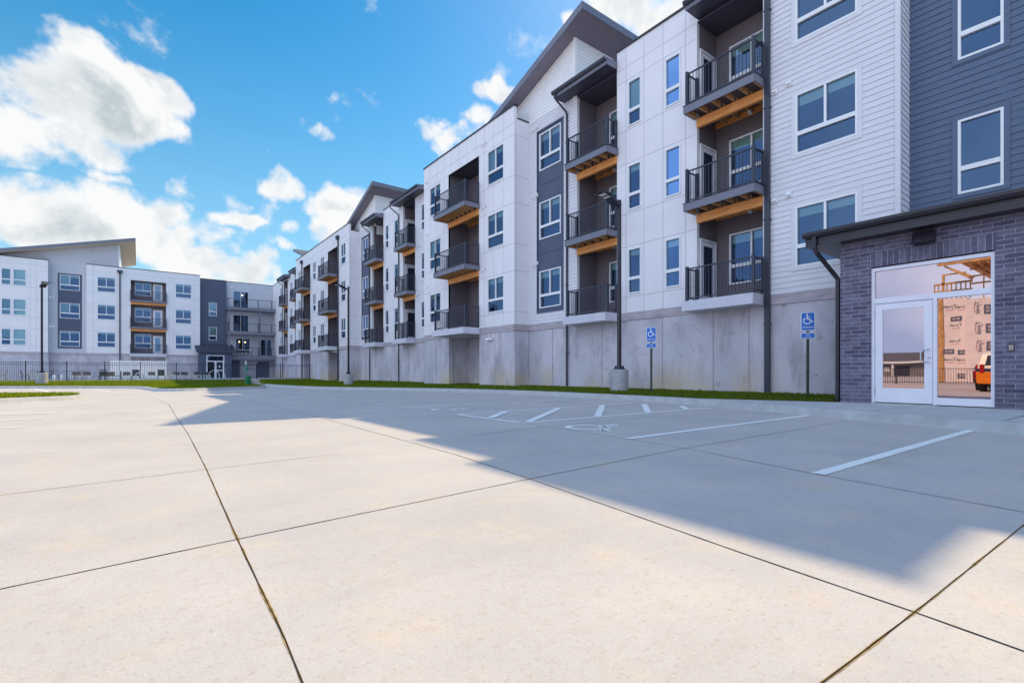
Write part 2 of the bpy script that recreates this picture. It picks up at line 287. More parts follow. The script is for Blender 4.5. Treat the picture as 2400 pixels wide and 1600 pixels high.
# ------------------------------------------------------------------ helpers
class MB:
    def __init__(s): s.v = []; s.f = []
    def quad(s, a, b, c, d):
        i = len(s.v); s.v += [tuple(a), tuple(b), tuple(c), tuple(d)]; s.f.append((i, i+1, i+2, i+3)); return s
    def poly(s, pts):
        i = len(s.v); s.v += [tuple(p) for p in pts]; s.f.append(tuple(range(i, i+len(pts)))); return s
    def box(s, x0, x1, y0, y1, z0, z1):
        if x1 < x0: x0, x1 = x1, x0
        if y1 < y0: y0, y1 = y1, y0
        if z1 < z0: z0, z1 = z1, z0
        i = len(s.v)
        s.v += [(x0, y0, z0), (x1, y0, z0), (x1, y1, z0), (x0, y1, z0), (x0, y0, z1), (x1, y0, z1), (x1, y1, z1), (x0, y1, z1)]
        for f in ((0, 3, 2, 1), (4, 5, 6, 7), (0, 1, 5, 4), (1, 2, 6, 5), (2, 3, 7, 6), (3, 0, 4, 7)): s.f.append(tuple(i+j for j in f))
        return s
    def tube(s, pts, r, n=8, caps=True, sq=False):
        # a swept round (or square) bar through pts; r may be a list
        pts = [Vector(p) for p in pts]; rr = r if isinstance(r, (list, tuple)) else [r]*len(pts); base = len(s.v)
        if sq: n = 4
        up = None
        for k_, p in enumerate(pts):
            t = ((pts[min(k_+1, len(pts)-1)]-p).normalized() + (p-pts[max(k_-1, 0)]).normalized())
            if t.length < 1e-6: t = Vector((0, 0, 1))
            t.normalize()
            ref = Vector((0, 0, 1)) if abs(t.z) < .9 else Vector((1, 0, 0))
            if up is None: a = t.cross(ref).normalized()
            else: a = (up - t*up.dot(t)).normalized()
            up = a; b = t.cross(a).normalized()
            for j in range(n):
                th = 2*math.pi*j/n + (math.pi/4 if sq else 0)
                q = p + (a*math.cos(th)+b*math.sin(th))*rr[k_]*(1.414 if sq else 1); s.v.append(tuple(q))
        for k_ in range(len(pts)-1):
            for j in range(n):
                a = base+k_*n+j; b = base+k_*n+(j+1) % n; s.f.append((a, b, b+n, a+n))
        if caps:
            s.f.append(tuple(base+j for j in range(n))[::-1]); s.f.append(tuple(base+(len(pts)-1)*n+j for j in range(n)))
        return s
    def lathe(s, prof, cx=0, cy=0, n=24):
        base = len(s.v)
        for (r, z) in prof:
            for j in range(n): s.v.append((cx+r*math.cos(2*math.pi*j/n), cy+r*math.sin(2*math.pi*j/n), z))
        for k_ in range(len(prof)-1):
            for j in range(n):
                a = base+k_*n+j; b = base+k_*n+(j+1) % n; s.f.append((a, b, b+n, a+n))
        s.f.append(tuple(base+j for j in range(n))[::-1]); s.f.append(tuple(base+(len(prof)-1)*n+j for j in range(n)))
        return s
    def prism(s, poly, lo, hi, axis):
        # poly: 2D points; extruded along axis ('x': poly is (y,z); 'y': (x,z); 'z': (x,y))
        def P(p, t): return (t, p[0], p[1]) if axis == 'x' else ((p[0], t, p[1]) if axis == 'y' else (p[0], p[1], t))
        n = len(poly); i = len(s.v)
        s.v += [P(p, lo) for p in poly]+[P(p, hi) for p in poly]
        s.f.append(tuple(i+j for j in range(n))); s.f.append(tuple(i+n+j for j in range(n))[::-1])
        for j in range(n): s.f.append((i+j, i+(j+1) % n, i+n+(j+1) % n, i+n+j))
        return s
    def mesh(s, name, mat, smooth=False, bevel=0):
        me = bpy.data.meshes.new(name); me.from_pydata(s.v, [], s.f); me.update()
        bm = bmesh.new(); bm.from_mesh(me); bmesh.ops.recalc_face_normals(bm, faces=bm.faces)
        if bevel: bmesh.ops.bevel(bm, geom=[e for e in bm.edges], offset=bevel, segments=1, affect='EDGES', profile=.6)
        bm.to_mesh(me); bm.free()
        if smooth:
            for p in me.polygons: p.use_smooth = True
            me.shade_auto = None if False else None
        me.materials.append(mat); return me

def link(name, data, parent=None, loc=(0, 0, 0), rz=0):
    o = bpy.data.objects.new(name, data); COL.objects.link(o); o.parent = parent
    o.location = loc; o.rotation_euler = (0, 0, rz); return o
def smooth_by_angle(me, ang=35):
    bm = bmesh.new(); bm.from_mesh(me)
    for f in bm.faces: f.smooth = True
    for e in bm.edges:
        if len(e.link_faces) == 2: e.smooth = e.calc_face_angle() < R(ang)
    bm.to_mesh(me); bm.free()
def obj(name, mb, mat, parent=None, loc=(0, 0, 0), rz=0, smooth=False, bevel=0):
    me = mb.mesh(name, mat, bevel=bevel)
    if smooth: smooth_by_angle(me)
    return link(name, me, parent, loc, rz)
def thing(name, label, cat, loc=(0, 0, 0), rz=0, group=None):
    o = bpy.data.objects.new(name, None); COL.objects.link(o); o.location = loc; o.rotation_euler = (0, 0, rz); o.empty_display_size = .3
    tag(o, label, cat, group); return o
def tag(o, label, cat, group=None):
    o['label'] = label; o['category'] = cat
    if group: o['group'] = group
    return o
def kind(o, k_='structure', label=None, cat=None):
    o['kind'] = k_
    if label: o['label'] = label
    if cat: o['category'] = cat
    return o
def copy_tree(o, parent=None):
    c = o.copy(); COL.objects.link(c); c.parent = parent
    for ch in KIDS(o): copy_tree(ch, c)
    return c
def KIDS(o): return [x for x in list(COL.objects) if x.parent == o]

MAIN = -math.pi/2     # facade of the long wing: local u = -Y, v = X
END = 0.0             # facade of the far wing:  local u = X,  v = Y
def rot(face, u, v, z): return (v, -u, z) if face == MAIN else (u, v, z)

# the apartment building ------------------------------------------------
B0 = Vector((14.5, 20.0, 0.0))
bld = thing('apartment_building', 'white, grey and slate apartment block with timber beamed balconies on a concrete base', 'building', B0)
def bpart(name, mb, mat, face=END, smooth=False, parent=None):
    # meshes given in absolute facade coordinates
    par = parent or bld
    o = obj(name, mb, mat, par, smooth=smooth)
    o.rotation_euler = (0, 0, face)
    o.location = -B0 if par is bld else (0, 0, 0)
    return o

def spans(lo, hi, cuts):
    out = [(lo, hi)]
    for a, b in cuts:
        nxt = []
        for s0, s1 in out:
            if b <= s0 or a >= s1: nxt.append((s0, s1)); continue
            if a > s0: nxt.append((s0, a))
            if b < s1: nxt.append((b, s1))
        out = nxt
    return [s_ for s_ in out if s_[1]-s_[0] > 1e-4]
def wall_mb(u0, u1, V, z0, z1, holes=(), lap=0, lim=None, mb=None, depth=.12):
    mb = mb or MB(); zs = {z0, z1}
    for h in holes: zs |= {max(z0, min(z1, h[2])), max(z0, min(z1, h[3]))}
    if lap:
        n = int((z1-z0)/lap)
        for i in range(n+1): zs.add(z0+i*lap)
    zs = sorted(zs); zs = [z for i, z in enumerate(zs) if i == 0 or z-zs[i-1] > 1e-4]
    for a, b in zip(zs, zs[1:]):
        mid = (a+b)/2; cuts = [(h[0], h[1]) for h in holes if h[2] < mid < h[3]]
        for s0, s1 in spans(u0, u1, cuts):
            a0 = b0 = s0; a1 = b1 = s1
            if lim:
                la, lb = lim(a), lim(b)
                a0, a1 = max(s0, la[0]), min(s1, la[1]); b0, b1 = max(s0, lb[0]), min(s1, lb[1])
                if a1-a0 < .01: continue
                if b1 < b0: b0 = b1 = max(a0, min(a1, (b0+b1)/2))
            if lap:
                def off(z):
                    t = ((z-z0) % lap)/lap
                    return t
                ta = off(a+1e-5); tb = off(b-1e-5)
                va = V-.016*(1-ta); vb = V-.016*(1-tb)
                mb.quad((a0, va, a), (a1, va, a), (b1, vb, b), (b0, vb, b))
                if ta < .01: mb.quad((a0, va, a), (a1, va, a), (a1, V+.002, a+.002), (a0, V+.002, a+.002))
            else: mb.quad((a0, V, a), (a1, V, a), (b1, V, b), (b0, V, b))
    for h in holes:      # reveals
        a, b, c, d = h[:4]; c = max(c, z0); d = min(d, z1)
        if d <= c: continue
        Vf = V-(.024 if lap else 0)
        for q in (((a, Vf, c), (a, V+depth, c), (a, V+depth, d), (a, Vf, d)), ((b, Vf, c), (b, V+depth, c), (b, V+depth, d), (b, Vf, d)),
                  ((a, Vf, c), (b, Vf, c), (b, V+depth, c), (a, V+depth, c)), ((a, Vf, d), (b, Vf, d), (b, V+depth, d), (a, V+depth, d))): mb.quad(*q)
    return mb
def U(y0, y1): return (-y1, -y0)           # Y range on the long wing -> u range

# windows ----------------------------------------------------------------
WCACHE = {}
def window_parts(w, h, cols, low, blinds, style, trim):
    key = (round(w, 2), round(h, 2), cols, low, tuple(blinds), style, trim)
    if key in WCACHE: return WCACHE[key]
    F = .05; T = .05
    fr = MB(); y0, y1 = (-.034, .075)
    fr.box(0, F, y0, y1, 0, h).box(w-F, w, y0, y1, 0, h).box(F, w-F, y0, y1, 0, F).box(F, w-F, y0, y1, h-F, h)
    zt = low*h
    if low: fr.box(F, w-F, y0+.004, y1, zt-.055, zt+.055)
    cw = (w-2*F)
    if cols == 2: fr.box(w/2-.028, w/2+.028, y0+.004, y1, (zt+.055) if low else F, h-F)
    pa = MB(); pa.quad((F, .035, F), (w-F, .035, F), (w-F, .035, h-F), (F, .035, h-F))
    bl = MB()
    cells = [(F, w/2-.028), (w/2+.028, w-F)] if cols == 2 else [(F, w-F)]
    for (a, b), bb in zip(cells, blinds):
        if bb > 0: bl.box(a+.01, b-.01, .085, .095, max(h-F-bb*h, (zt+.0 if bb < .7 else F)), h-F)
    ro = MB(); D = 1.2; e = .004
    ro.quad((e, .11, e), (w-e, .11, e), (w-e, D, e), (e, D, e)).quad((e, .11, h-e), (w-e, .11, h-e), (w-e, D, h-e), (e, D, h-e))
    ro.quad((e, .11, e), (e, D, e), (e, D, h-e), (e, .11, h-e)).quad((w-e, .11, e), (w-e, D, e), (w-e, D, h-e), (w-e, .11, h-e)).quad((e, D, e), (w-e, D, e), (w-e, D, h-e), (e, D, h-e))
    tr = None
    if trim:
        t = .10; y = -.030; tr = MB().box(-t, -.001, y, .02, -t, h+t).box(w+.001, w+t, y, .02, -t, h+t).box(-.001, w+.001, y, .02, -t, -.001).box(-.001, w+.001, y, .02, h+.001, h+t)
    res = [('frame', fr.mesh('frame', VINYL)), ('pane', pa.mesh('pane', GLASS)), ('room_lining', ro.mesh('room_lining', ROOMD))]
    if bl.f: res.append(('blind', bl.mesh('blind', BLIND)))
    if tr: res.append(('trim', tr.mesh('trim', {'s': SIDING, 'd': DARKSID, 'p': DARKPAN, 'w': TRIMW}[trim])))
    WCACHE[key] = res; return res
def window(face, u0, u1, V, z0, z1, cols=2, low=.36, blinds=None, trim=None, name='window', parent=None):
    if blinds is None:
        r_ = random.random()
        if cols == 2: blinds = (.14, .14) if r_ < .5 else ((.6, .14) if r_ < .7 else ((.64, .62) if r_ < .82 else (.14, 0)))
        else: blinds = (.13,) if r_ < .6 else ((.62,) if r_ < .8 else (.3,))
    parts = window_parts(u1-u0, z1-z0, cols, low, blinds, 0, trim)
    w = bpy.data.objects.new(name, parts[0][1]); COL.objects.link(w)
    w.parent = bld; w.location = Vector(rot(face, u0, V, z0))-B0; w.rotation_euler = (0, 0, face)
    for n, me in parts[1:]: link(n, me, w)
    return w

FL = (3.09, 6.19, 9.29); SILL, HEAD = .63, 2.30
def winholes(ulist): return [(a, b, f+SILL, f+HEAD) for (a, b) in ulist for f in FL]

def seams(face, u0, u1, V, z0, z1, us, zs, holes=()):
    mb = MB(); w = .011
    for u in us:
        cuts = [(h[2]-.04, h[3]+.04) for h in holes if h[0]-.03 < u < h[1]+.03]
        for a, b in spans(z0, z1, cuts): mb.box(u-w, u+w, V-.0035, V+.01, a, b)
    for z in zs:
        cuts = [(h[0]-.04, h[1]+.04) for h in holes if h[2]-.03 < z < h[3]+.03]
        for a, b in spans(u0, u1, cuts): mb.box(a, b, V-.003, V+.01, z-w, z+w)
    bpart('panel_seam', mb, SEAM, face)

BASE = 3.04; TOP = 12.85
ZSEAM = [z for f in FL for z in (f+SILL-.1, f+HEAD+.1)]+[12.2]

# long wing front planes
P0, R0, D0 = 13.65, 14.5, 15.15
# slate end wall + grey siding block S1
h = [(-2.86, -2.10, 4.93, 6.64), (-2.86, -2.10, 8.03, 9.74)]
bpart('slate_wall', wall_mb(*U(-14, 3.77), D0, 0.0, 13.4, h, lap=.158), DARKSID, MAIN)
for a in h: window(MAIN, a[0], a[1], D0, a[2], a[3], cols=1, low=.34, blinds=(0,), trim='d')
h = winholes([U(4.65, 6.13)])
bpart('siding_wall', wall_mb(*U(3.77, 7.01), R0, BASE, 12.5, h, lap=.155), SIDING, MAIN)
for f, bl in zip(FL, ((.14, .13), (.16, .14), (0, 0))): window(MAIN, *U(4.65, 6.13), R0, f+SILL, f+HEAD, 2, .34, bl, 's')
bpart('siding_wall', wall_mb(R0, D0, 3.77, 0.2, 12.5, (), lap=.145), SIDING, END)
mb = MB(); mb.box(-3.765-.0, -3.765-.11, R0-.036, R0+.02, BASE, 12.5); bpart('corner_trim', mb, SIDING, MAIN)
mb = MB(); mb.box(-7.01, -6.9, R0-.036, R0+.02, BASE, 12.3); bpart('corner_trim', mb, SIDING, MAIN)
# white block W1
h = winholes([U(9.75, 10.37), U(11.38, 11.99)])
bpart('panel_wall', wall_mb(*U(9.15, 12.52), R0, BASE, 12.93, h), WHITE_PANEL, MAIN)
for f in FL:
    window(MAIN, *U(9.75, 10.37), R0, f+SILL, f+HEAD, 1, .34, (.62,) if f > 9 else (.13,)); window(MAIN, *U(11.38, 11.99), R0, f+SILL, f+HEAD, 1, .34, (.62,) if f > 9 else (.12,))
seams(MAIN, *U(9.15, 12.52), R0, BASE, TOP, [-9.58, -10.46, -11.27, -12.09], ZSEAM, h)
# S2 recessed siding with slate window panel, shed roofed gable above
def gable_lim(y_hi, z_hi, slope, sgn):
    # roof underside falls away from y_hi; returns u limits below the roof at height z
    def f(z):
        d = (z_hi-z)/slope
        return (-(y_hi+d), -y_hi) if sgn > 0 else (-y_hi, -(y_hi-d))
    return f
def siding_bay(y0, y1, wy0, wy1, trimp):
    h = winholes([U(wy0, wy1)]); pn = (*U(wy0-.17, wy1+.17), 3.5, 11.78)
    bpart('siding_wall', wall_mb(*U(y0, y1), R0, BASE, 12.35, [pn], lap=.145), SIDING, MAIN)
    bpart('slate_panel', wall_mb(pn[0], pn[1], R0+.01, 3.5, 11.78, h), DARKPAN, MAIN)
    mb = MB(); t = .05
    mb.box(pn[0], pn[0]+t, R0-.034, R0+.02, 3.5, 11.78).box(pn[1]-t, pn[1], R0-.034, R0+.02, 3.5, 11.78).box(pn[0]+t, pn[1]-t, R0-.034, R0+.02, 11.70, 11.78).box(pn[0]+t, pn[1]-t, R0-.034, R0+.02, 3.5, 3.57)
    for f in FL[1:]: mb.box(pn[0]+t, pn[1]-t, R0-.004, R0+.02, f-.02, f-.008)
    bpart('panel_trim', mb, DARKPAN, MAIN)
    for f in FL: window(MAIN, *U(wy0, wy1), R0+.012, f+SILL, f+HEAD, 2, .34, random.choice([(.14, .14), (.16, .14)]))
siding_bay(14.65, 17.84, 15.64, 17.06, 1)
siding_bay(37.11, 39.94, 37.98, 39.20, 1)
def shed(y_face, z_peak, y_low, sgn, x0=13.9, x1=25, over=1.0):
    # sgn>0: high end towards the camera. z_peak is the roof top at the overhanging tip
    slope = .325; tip = y_face-sgn*over
    L_ = abs(y_low-tip); zl = z_peak-slope*L_; th = .26
    poly = [(tip, z_peak), (y_low, zl), (y_low, zl-th), (tip, z_peak-th)]
    bpart('shed_roof', MB().prism(poly, x0, x1, 'x'), ROOF)
    # fascia and soffit are boards of their own
    fp = [(tip-sgn*.01, z_peak+.02), (y_low, zl+.02), (y_low, zl-th-.02), (tip-sgn*.01, z_peak-th-.02)]
    bpart('roof_fascia', MB().prism(fp, x0-.03, x0-.002, 'x'), FASCIA)
    mb = MB().box(x0-.03, x1, tip-sgn*.035, tip-sgn*.012, z_peak-th-.02, z_peak+.02); bpart('roof_fascia', mb, FASCIA)
    sp = [(tip, z_peak-th-.004), (y_low, zl-th-.004), (y_low, zl-th-.02), (tip, z_peak-th-.02)]
    bpart('roof_soffit', MB().prism(sp, x0, x1, 'x'), GSOFFIT)
    zu = z_peak-th-.02-slope*over     # soffit height at wall face
    def lim(z):
        d = max((zu-z)/slope, 0)
        return (-(y_face+d), -y_face) if sgn > 0 else (-y_face, -(y_face-d))
    lo, hi = min(y_face, y_low), max(y_face, y_low)
    bpart('gable_wall', wall_mb(-hi, -lo, R0, 12.35, zu, (), lap=.145, lim=lim), GABLE, MAIN)
    bpart('gable_side_wall', wall_mb(R0+.12, x1-.6, y_face, 11.5, zu, (), lap=.145), GABLE, END)
    mb = MB().box(R0-.034, R0+.11, y_face-.03*sgn, y_face+.08*sgn, 12.1, zu-.01); bpart('corner_trim', mb, GABLE)
    return zu
shed(14.78, 15.38, 24.0, 1)
shed(36.6, 15.1, 46.0, 1)
shed(58.1, 14.75, 50.0, -1)

# recessed balconies -----------------------------------------------------
def rail(parent, pts, z, hgt=1.0, posts=(), gap=.105):
    mb = MB()
    for a, b in zip(pts, pts[1:]):
        a = Vector((*a, 0)); b = Vector((*b, 0)); d = (b-a); L_ = d.length; d.normalize()
        mb.tube([a+Vector((0, 0, z+hgt)), b+Vector((0, 0, z+hgt))], .020, sq=True)
        mb.tube([a+Vector((0, 0, z+.09)), b+Vector((0, 0, z+.09))], .016, sq=True)
        n = max(2, int(L_/gap))
        for i in range(1, n):
            p = a+d*(L_*i/n); mb.tube([p+Vector((0, 0, z+.09)), p+Vector((0, 0, z+hgt))], .0085, sq=True, caps=False)
    for p in pts: mb.tube([(p[0], p[1], z+.0), (p[0], p[1], z+hgt+.07)], .042, sq=True)
    return mb
def balcony(face, u0, u1, V, proj, depth, z, first=False, side=True, light=True):
    """slab, railing, beam and joists of one balcony; u0..u1 is the opening"""
    b = bpy.data.objects.new('balcony', None); COL.objects.link(b); b.parent = bld; b.empty_display_size = .3
    b.location = Vector(rot(face, u0, V, z))-B0; b.rotation_euler = (0, 0, face)
    W = u1-u0
    if first:
        obj('deck_slab', MB().box(-.10, W+.05, -proj-.12, depth, -.34, -.02), LIGHTCONC, b, bevel=.012)
    else:
        obj('deck_board', MB().box(-.06, W+.04, -proj, depth, -.045, -.012), RECESS, b)
        mb = MB().box(-.09, W+.05, -proj-.04, -proj-.003, -.24, -.005).box(-.09, -.06, -proj-.003, -.003, -.24, -.005).box(W+.04-.0, W+.07, -proj-.003, -.003, -.24, -.005)
        obj('rim_fascia', mb, FASCIA, b)
        obj('rim_flashing', MB().box(-.11, W+.09, -proj-.06, -proj+.02, -.004, .010).box(W+.05, W+.09, -proj+.02, -.01, -.004, .010), BRONZE, b)
        mb = MB(); n = max(3, int(W/.40))
        for i in range(n+1):
            x = -.02+(W+.02)*i/n; mb.box(x-.019, x+.019, -proj, -.06, -.23, -.05)
            mb.box(x-.019, x+.019, .11, depth-.02, -.23, -.05)
        obj('joist_frame', mb, JOIST, b)
        obj('beam', MB().box(-.0, W-.0, -.045, .09, -.52, -.235), WOOD, b, bevel=.008)
        obj('ledger_board', MB().box(.01, W-.01, depth-.05, depth-.012, -.25, -.05), WOOD, b)
    e = .045
    if side: pts = [(-.02+e-.03, -.01), (-.02+e-.03, -proj+e), (W-e+.03, -proj+e), (W-e+.03, -.01)]
    else: pts = [(e, e), (W-e, e)]
    r_ = rail(b, pts, 0.0, 1.02); r_.tube([(W*.5, pts[1][1], 0), (W*.5, pts[1][1], 1.0)], .012, sq=True)
    obj('railing', r_, DARKMET, b)
    if light and not first:
        obj('soffit_light', MB().lathe([(.045, -.36), (.06, -.33), (.06, -.26)], W*.62, depth*.7, 12).lathe([(.02,-.40),(.03,-.38),(.03,-.36)], W*.62+.05, depth*.7-.03, 8), VINYL, b, smooth=True)
    return b
def recess(face, u0, u1, V, depth, z0, z1, soffit=True, holes=(), wholes=(), far_is_low=True):
    # back wall, two cheeks and ceiling of an inset balcony bay
    bpart('recess_back_wall', wall_mb(u0, u1, V+depth, z0, z1, holes), RECESS, face)
    mb = MB()
    mb.box(u0-.08, u0, V+.125, V+depth+.1, z0, z1); mb.box(u1, u1+.08, V+.125, V+depth+.1, z0, z1)
    bpart('recess_cheek', mb, RECESS, face)
    mb = MB().box(u0-.002-.045, u0+.0, V-.006, V+.124, z0, z1).box(u1, u1+.045, V-.006, V+.124, z0, z1); bpart('opening_trim', mb, TRIMW, face)
    if soffit: bpart('recess_soffit', MB().box(u0-.0, u1+.0, V+.01, V+depth, z1, z1+.05), SOFFIT, face)
def side_door(x0, x1, y, z):
    # glazed balcony door in a cheek wall facing the camera
    w = x1-x0; o = bpy.data.objects.new('balcony_door', MB().box(0, .07, -.03, .02, 0, 2.12).box(w-.07, w, -.03, .02, 0, 2.12).box(.07, w-.07, -.03, .02, 2.05, 2.12).mesh('balcony_door', VINYL)); COL.objects.link(o)
    o.parent = bld; o.location = Vector((x0, y-.012, z))-B0
    lf = MB().box(.085, .2, -.012, .03, .01, 2.03).box(w-.2, w-.085, -.012, .03, .01, 2.03).box(.2, w-.2, -.012, .03, .01, .25).box(.2, w-.2, -.012, .03, 1.9, 2.03)
    obj('door_leaf', lf, ALU, o); obj('pane', MB().quad((.2, .004, .25), (w-.2, .004, .25), (w-.2, .004, 1.9), (.2, .004, 1.9)), GLASS, o)
    obj('handle', MB().tube([(w-.14, -.012, 1.0), (w-.14, -.06, 1.0), (w-.24, -.06, 1.0)], .01), STEEL, o)

def bay(y0, y1, V, proj, depth, win, ztop=12.2, soffit=True, door=False, found=False):
    u0, u1 = U(y0, y1)
    hs = [] if win is None else winholes([U(*win)])
    recess(MAIN, u0, u1, V, depth, BASE, ztop, soffit, hs)
    for i, f in enumerate(FL):
        balcony(MAIN, u0, u1, V, proj, depth-.01, f, first=(i == 0))
        if win: window(MAIN, *U(*win), V+depth, f+SILL, f+HEAD, 2, .36, (.16, .14))
        if door: side_door(V+.14, V+depth-.05, y1, f)
    # outlet box low on the back wall
def canopy(y0, y1, ov_far, ov_near=.02, x0=13.92, z=12.55, gut=True, spout_y=None):
    # small lean-to roof over a balcony stack: high at the back, gutter along the front
    xb = 16.2
    poly = [(x0, z), (xb, z+.45), (xb, z+.2), (x0, z-.2)]
    bpart('canopy_roof', MB().prism(poly, y0-ov_near, y1+ov_far, 'y'), ROOF)
    bpart('canopy_fascia', MB().box(x0-.03, x0-.002, y0-ov_near-.02, y1+ov_far+.02, z-.24, z+.02).box(x0-.002, R0+.3, y1+ov_far+.002, y1+ov_far+.025, z-.22, z+.02).box(x0-.002, R0-.04, y0-ov_near-.025, y0-ov_near-.002, z-.24, z+.02), FASCIA)
    bpart('canopy_soffit', MB().box(x0-.002, R0+1.2, y0-ov_near, y1+ov_far, z-.245, z-.21), SOFFIT)
    g = MB(); prof = [(x0-.14, z+.02), (x0-.14, z-.05), (x0-.10, z-.11), (x0-.034, z-.11), (x0-.034, z-.10), (x0-.095, z-.10), (x0-.128, z-.045), (x0-.128, z+.02)]
    g.prism(prof, y0-ov_near-.03, y1+ov_far+.05, 'y'); bpart('gutter', g, DARKMET)
    if spout_y is not None:
        d = MB(); d.tube([(x0-.085, spout_y, z-.1), (x0-.085, spout_y, z-.26), (x0-.05, spout_y-.01, z-.36), (R0-.10, spout_y-.06, z-.72), (R0-.065, spout_y-.07, z-.85), (R0-.065, spout_y-.07, .25)], .042, sq=False, n=8)
        for zz in (4.5, 7.5, 10.5, 1.6): d.box(R0-.115, R0-.0, spout_y-.125, spout_y-.015, zz, zz+.03)
        bpart('downspout', d, DARKMET, smooth=True)
# B1, A1
bay(7.01, 9.15, R0, .60, 1.15, (7.2, 8.68), door=True)
bay(12.52, 14.65, R0, .60, 1.15, (12.6, 13.9))
canopy(12.52, 14.65, .78, -.0, spout_y=15.28)
canopy(7.01, 9.15, .02, .0, z=12.58)
# C1, D1
bay(29.67, 31.54, R0, .60, 1.15, None, door=True); canopy(28.0, 31.54, .55, .0, spout_y=32.2)
bay(34.94, 37.11, R0, .60, 1.15, (35.1, 36.2)); canopy(34.94, 37.11, .7, 0, spout_y=37.62)
h = winholes([U(28.1, 28.76)])
bpart('siding_wall', wall_mb(*U(26.75, 29.67), R0, BASE, 12.35, h, lap=.145), SIDING, MAIN)
for f in FL: window(MAIN, *U(28.1, 28.76), R0, f+SILL, f+HEAD, 1, .34, None, 's')
h = winholes([U(32.28, 32.93), U(33.93, 34.52)])
bpart('panel_wall', wall_mb(*U(31.54, 34.94), R0, BASE, TOP, h), WHITE_PANEL, MAIN)
for f in FL:
    window(MAIN, *U(32.28, 32.93), R0, f+SILL, f+HEAD, 1, .34); window(MAIN, *U(33.93, 34.52), R0, f+SILL, f+HEAD, 1, .34)
seams(MAIN, *U(31.54, 34.94), R0, BASE, TOP, [-32.1, -33.1, -33.75, -34.7], ZSEAM, h)
# P1 projecting block
def block(y0, y1, wins, recs, names):
    h = winholes([U(*w) for w in wins]); hh = h+[(*U(*r_), BASE-1, 11.72) for r_ in recs]
    bpart('panel_wall', wall_mb(*U(y0, y1), P0, BASE, 12.98, hh), WHITE_PANEL, MAIN)
    for w in wins:
        for f in FL: window(MAIN, *U(*w), P0, f+SILL, f+HEAD, 2, .36)
    n = int(round((y1-y0)/.80)); us = [-(y0+(y1-y0)*i/n) for i in range(1, n)]
    rh = [(a-.02, b+.02, c, d+.02) for a, b, c, d in hh]
    seams(MAIN, *U(y0, y1), P0, BASE, 12.98, us, ZSEAM, rh)
    bpart('panel_wall', wall_mb(P0, R0, y0, BASE, 12.42, ()), WHITE_PANEL, END)
    seams(END, P0, R0, y0, BASE, 12.4, [P0+.10], [z for f in FL for z in (f+SILL-.1, f+HEAD+.1)])
    bpart('panel_wall', wall_mb(P0, R0, y1, BASE, 12.42, ()), WHITE_PANEL, END)
    bpart('parapet_cap', MB().box(P0-.04, P0+.17, y0-.04, y1+.04, 12.985, 13.05).box(P0+.19, 14.9, y0-.03, y0+.15, 12.425, 12.48), BRONZE)
    bpart('parapet_back', MB().box(P0+.02, P0+.15, y0+.01, y1-.01, 12.3, 12.98).box(P0+.16, 15.2, y0+.02, y1-.02, 12.2, 12.3), WHITE_PANEL)
block(17.84, 26.75, [(18.61, 19.98), (24.65, 25.98)], [(20.75, 23.81)], 1)
bay(20.75, 23.81, P0, .86, 1.3, (21.0, 22.45), ztop=11.72)
block(39.94, 56.94, [(40.73, 41.88), (46.67, 47.72), (49.3, 50.3), (54.9, 55.8)], [(42.74, 45.53), (51.3, 53.91)], 2)
bay(42.74, 45.53, P0, .86, 1.3, (43.0, 44.2), ztop=11.72); bay(51.3, 53.91, P0, .86, 1.3, (51.5, 52.7), ztop=11.72)
# far end of the long wing
h = winholes([U(62.0, 63.0), U(67.3, 68.3)])
bpart('panel_wall', wall_mb(*U(56.94, 72.8), R0, BASE, 12.6, h+[(*U(58.5, 60.7), BASE, 12.2), (*U(64.4, 66.3), BASE, 12.2)]), WHITE_PANEL, MAIN)
for a in ((62.0, 63.0), (67.3, 68.3)):
    for f in FL: window(MAIN, *U(*a), R0, f+SILL, f+HEAD, 2, .34)
bay(58.5, 60.7, R0, .6, 1.15, None); canopy(58.5, 60.7, .5, .5)
bay(64.4, 66.3, R0, .6, 1.15, None, door=True); canopy(64.2, 66.5, .6, 1.1, spout_y=66.9)
# parapet caps and flat roof
for a in ((R0-.05, R0+.18, 9.15, 12.52, 12.934, 12.995), (R0-.04, R0+.18, 31.56, 34.93, TOP+.004, TOP+.06), (R0-.04, R0+.18, 61.3, 63.0, 12.61, 12.66), (R0-.04, R0+.18, 67.2, 72.8, 12.61, 12.66)): bpart('parapet_cap', MB().box(*a), BRONZE)
bpart('flat_roof', MB().box(R0+.2, 33, 4.0, 88, 12.25, 12.33), ROOF)
bpart('rear_wall', MB().box(32.9, 33, -14, 88, 0, 12.3), SIDING)
# roof edges over S1 and slate wall, unseen, shaped for their ground shadow
bpart('shed_roof', MB().box(14.20, 20, 4.58, 7.7, 13.18, 13.36), ROOF)
bpart('roof_fascia', MB().box(14.17, 14.197, 4.55, 7.73, 13.10, 13.40), FASCIA)
bpart('upper_wall', MB().box(R0+.05, 20, 4.62, 6.98, 12.5, 13.17), SIDING)
bpart('shed_roof', MB().box(15.0, 22, -14, 3.74, 13.42, 13.62), ROOF)
bpart('flat_roof', MB().box(D0+.1, 33, -14, 4.0, 13.0, 13.1), ROOF)
bpart('upper_wall', MB().box(R0+.2, R0+.4, 7.0, 9.14, 12.6, 12.75), SIDING)

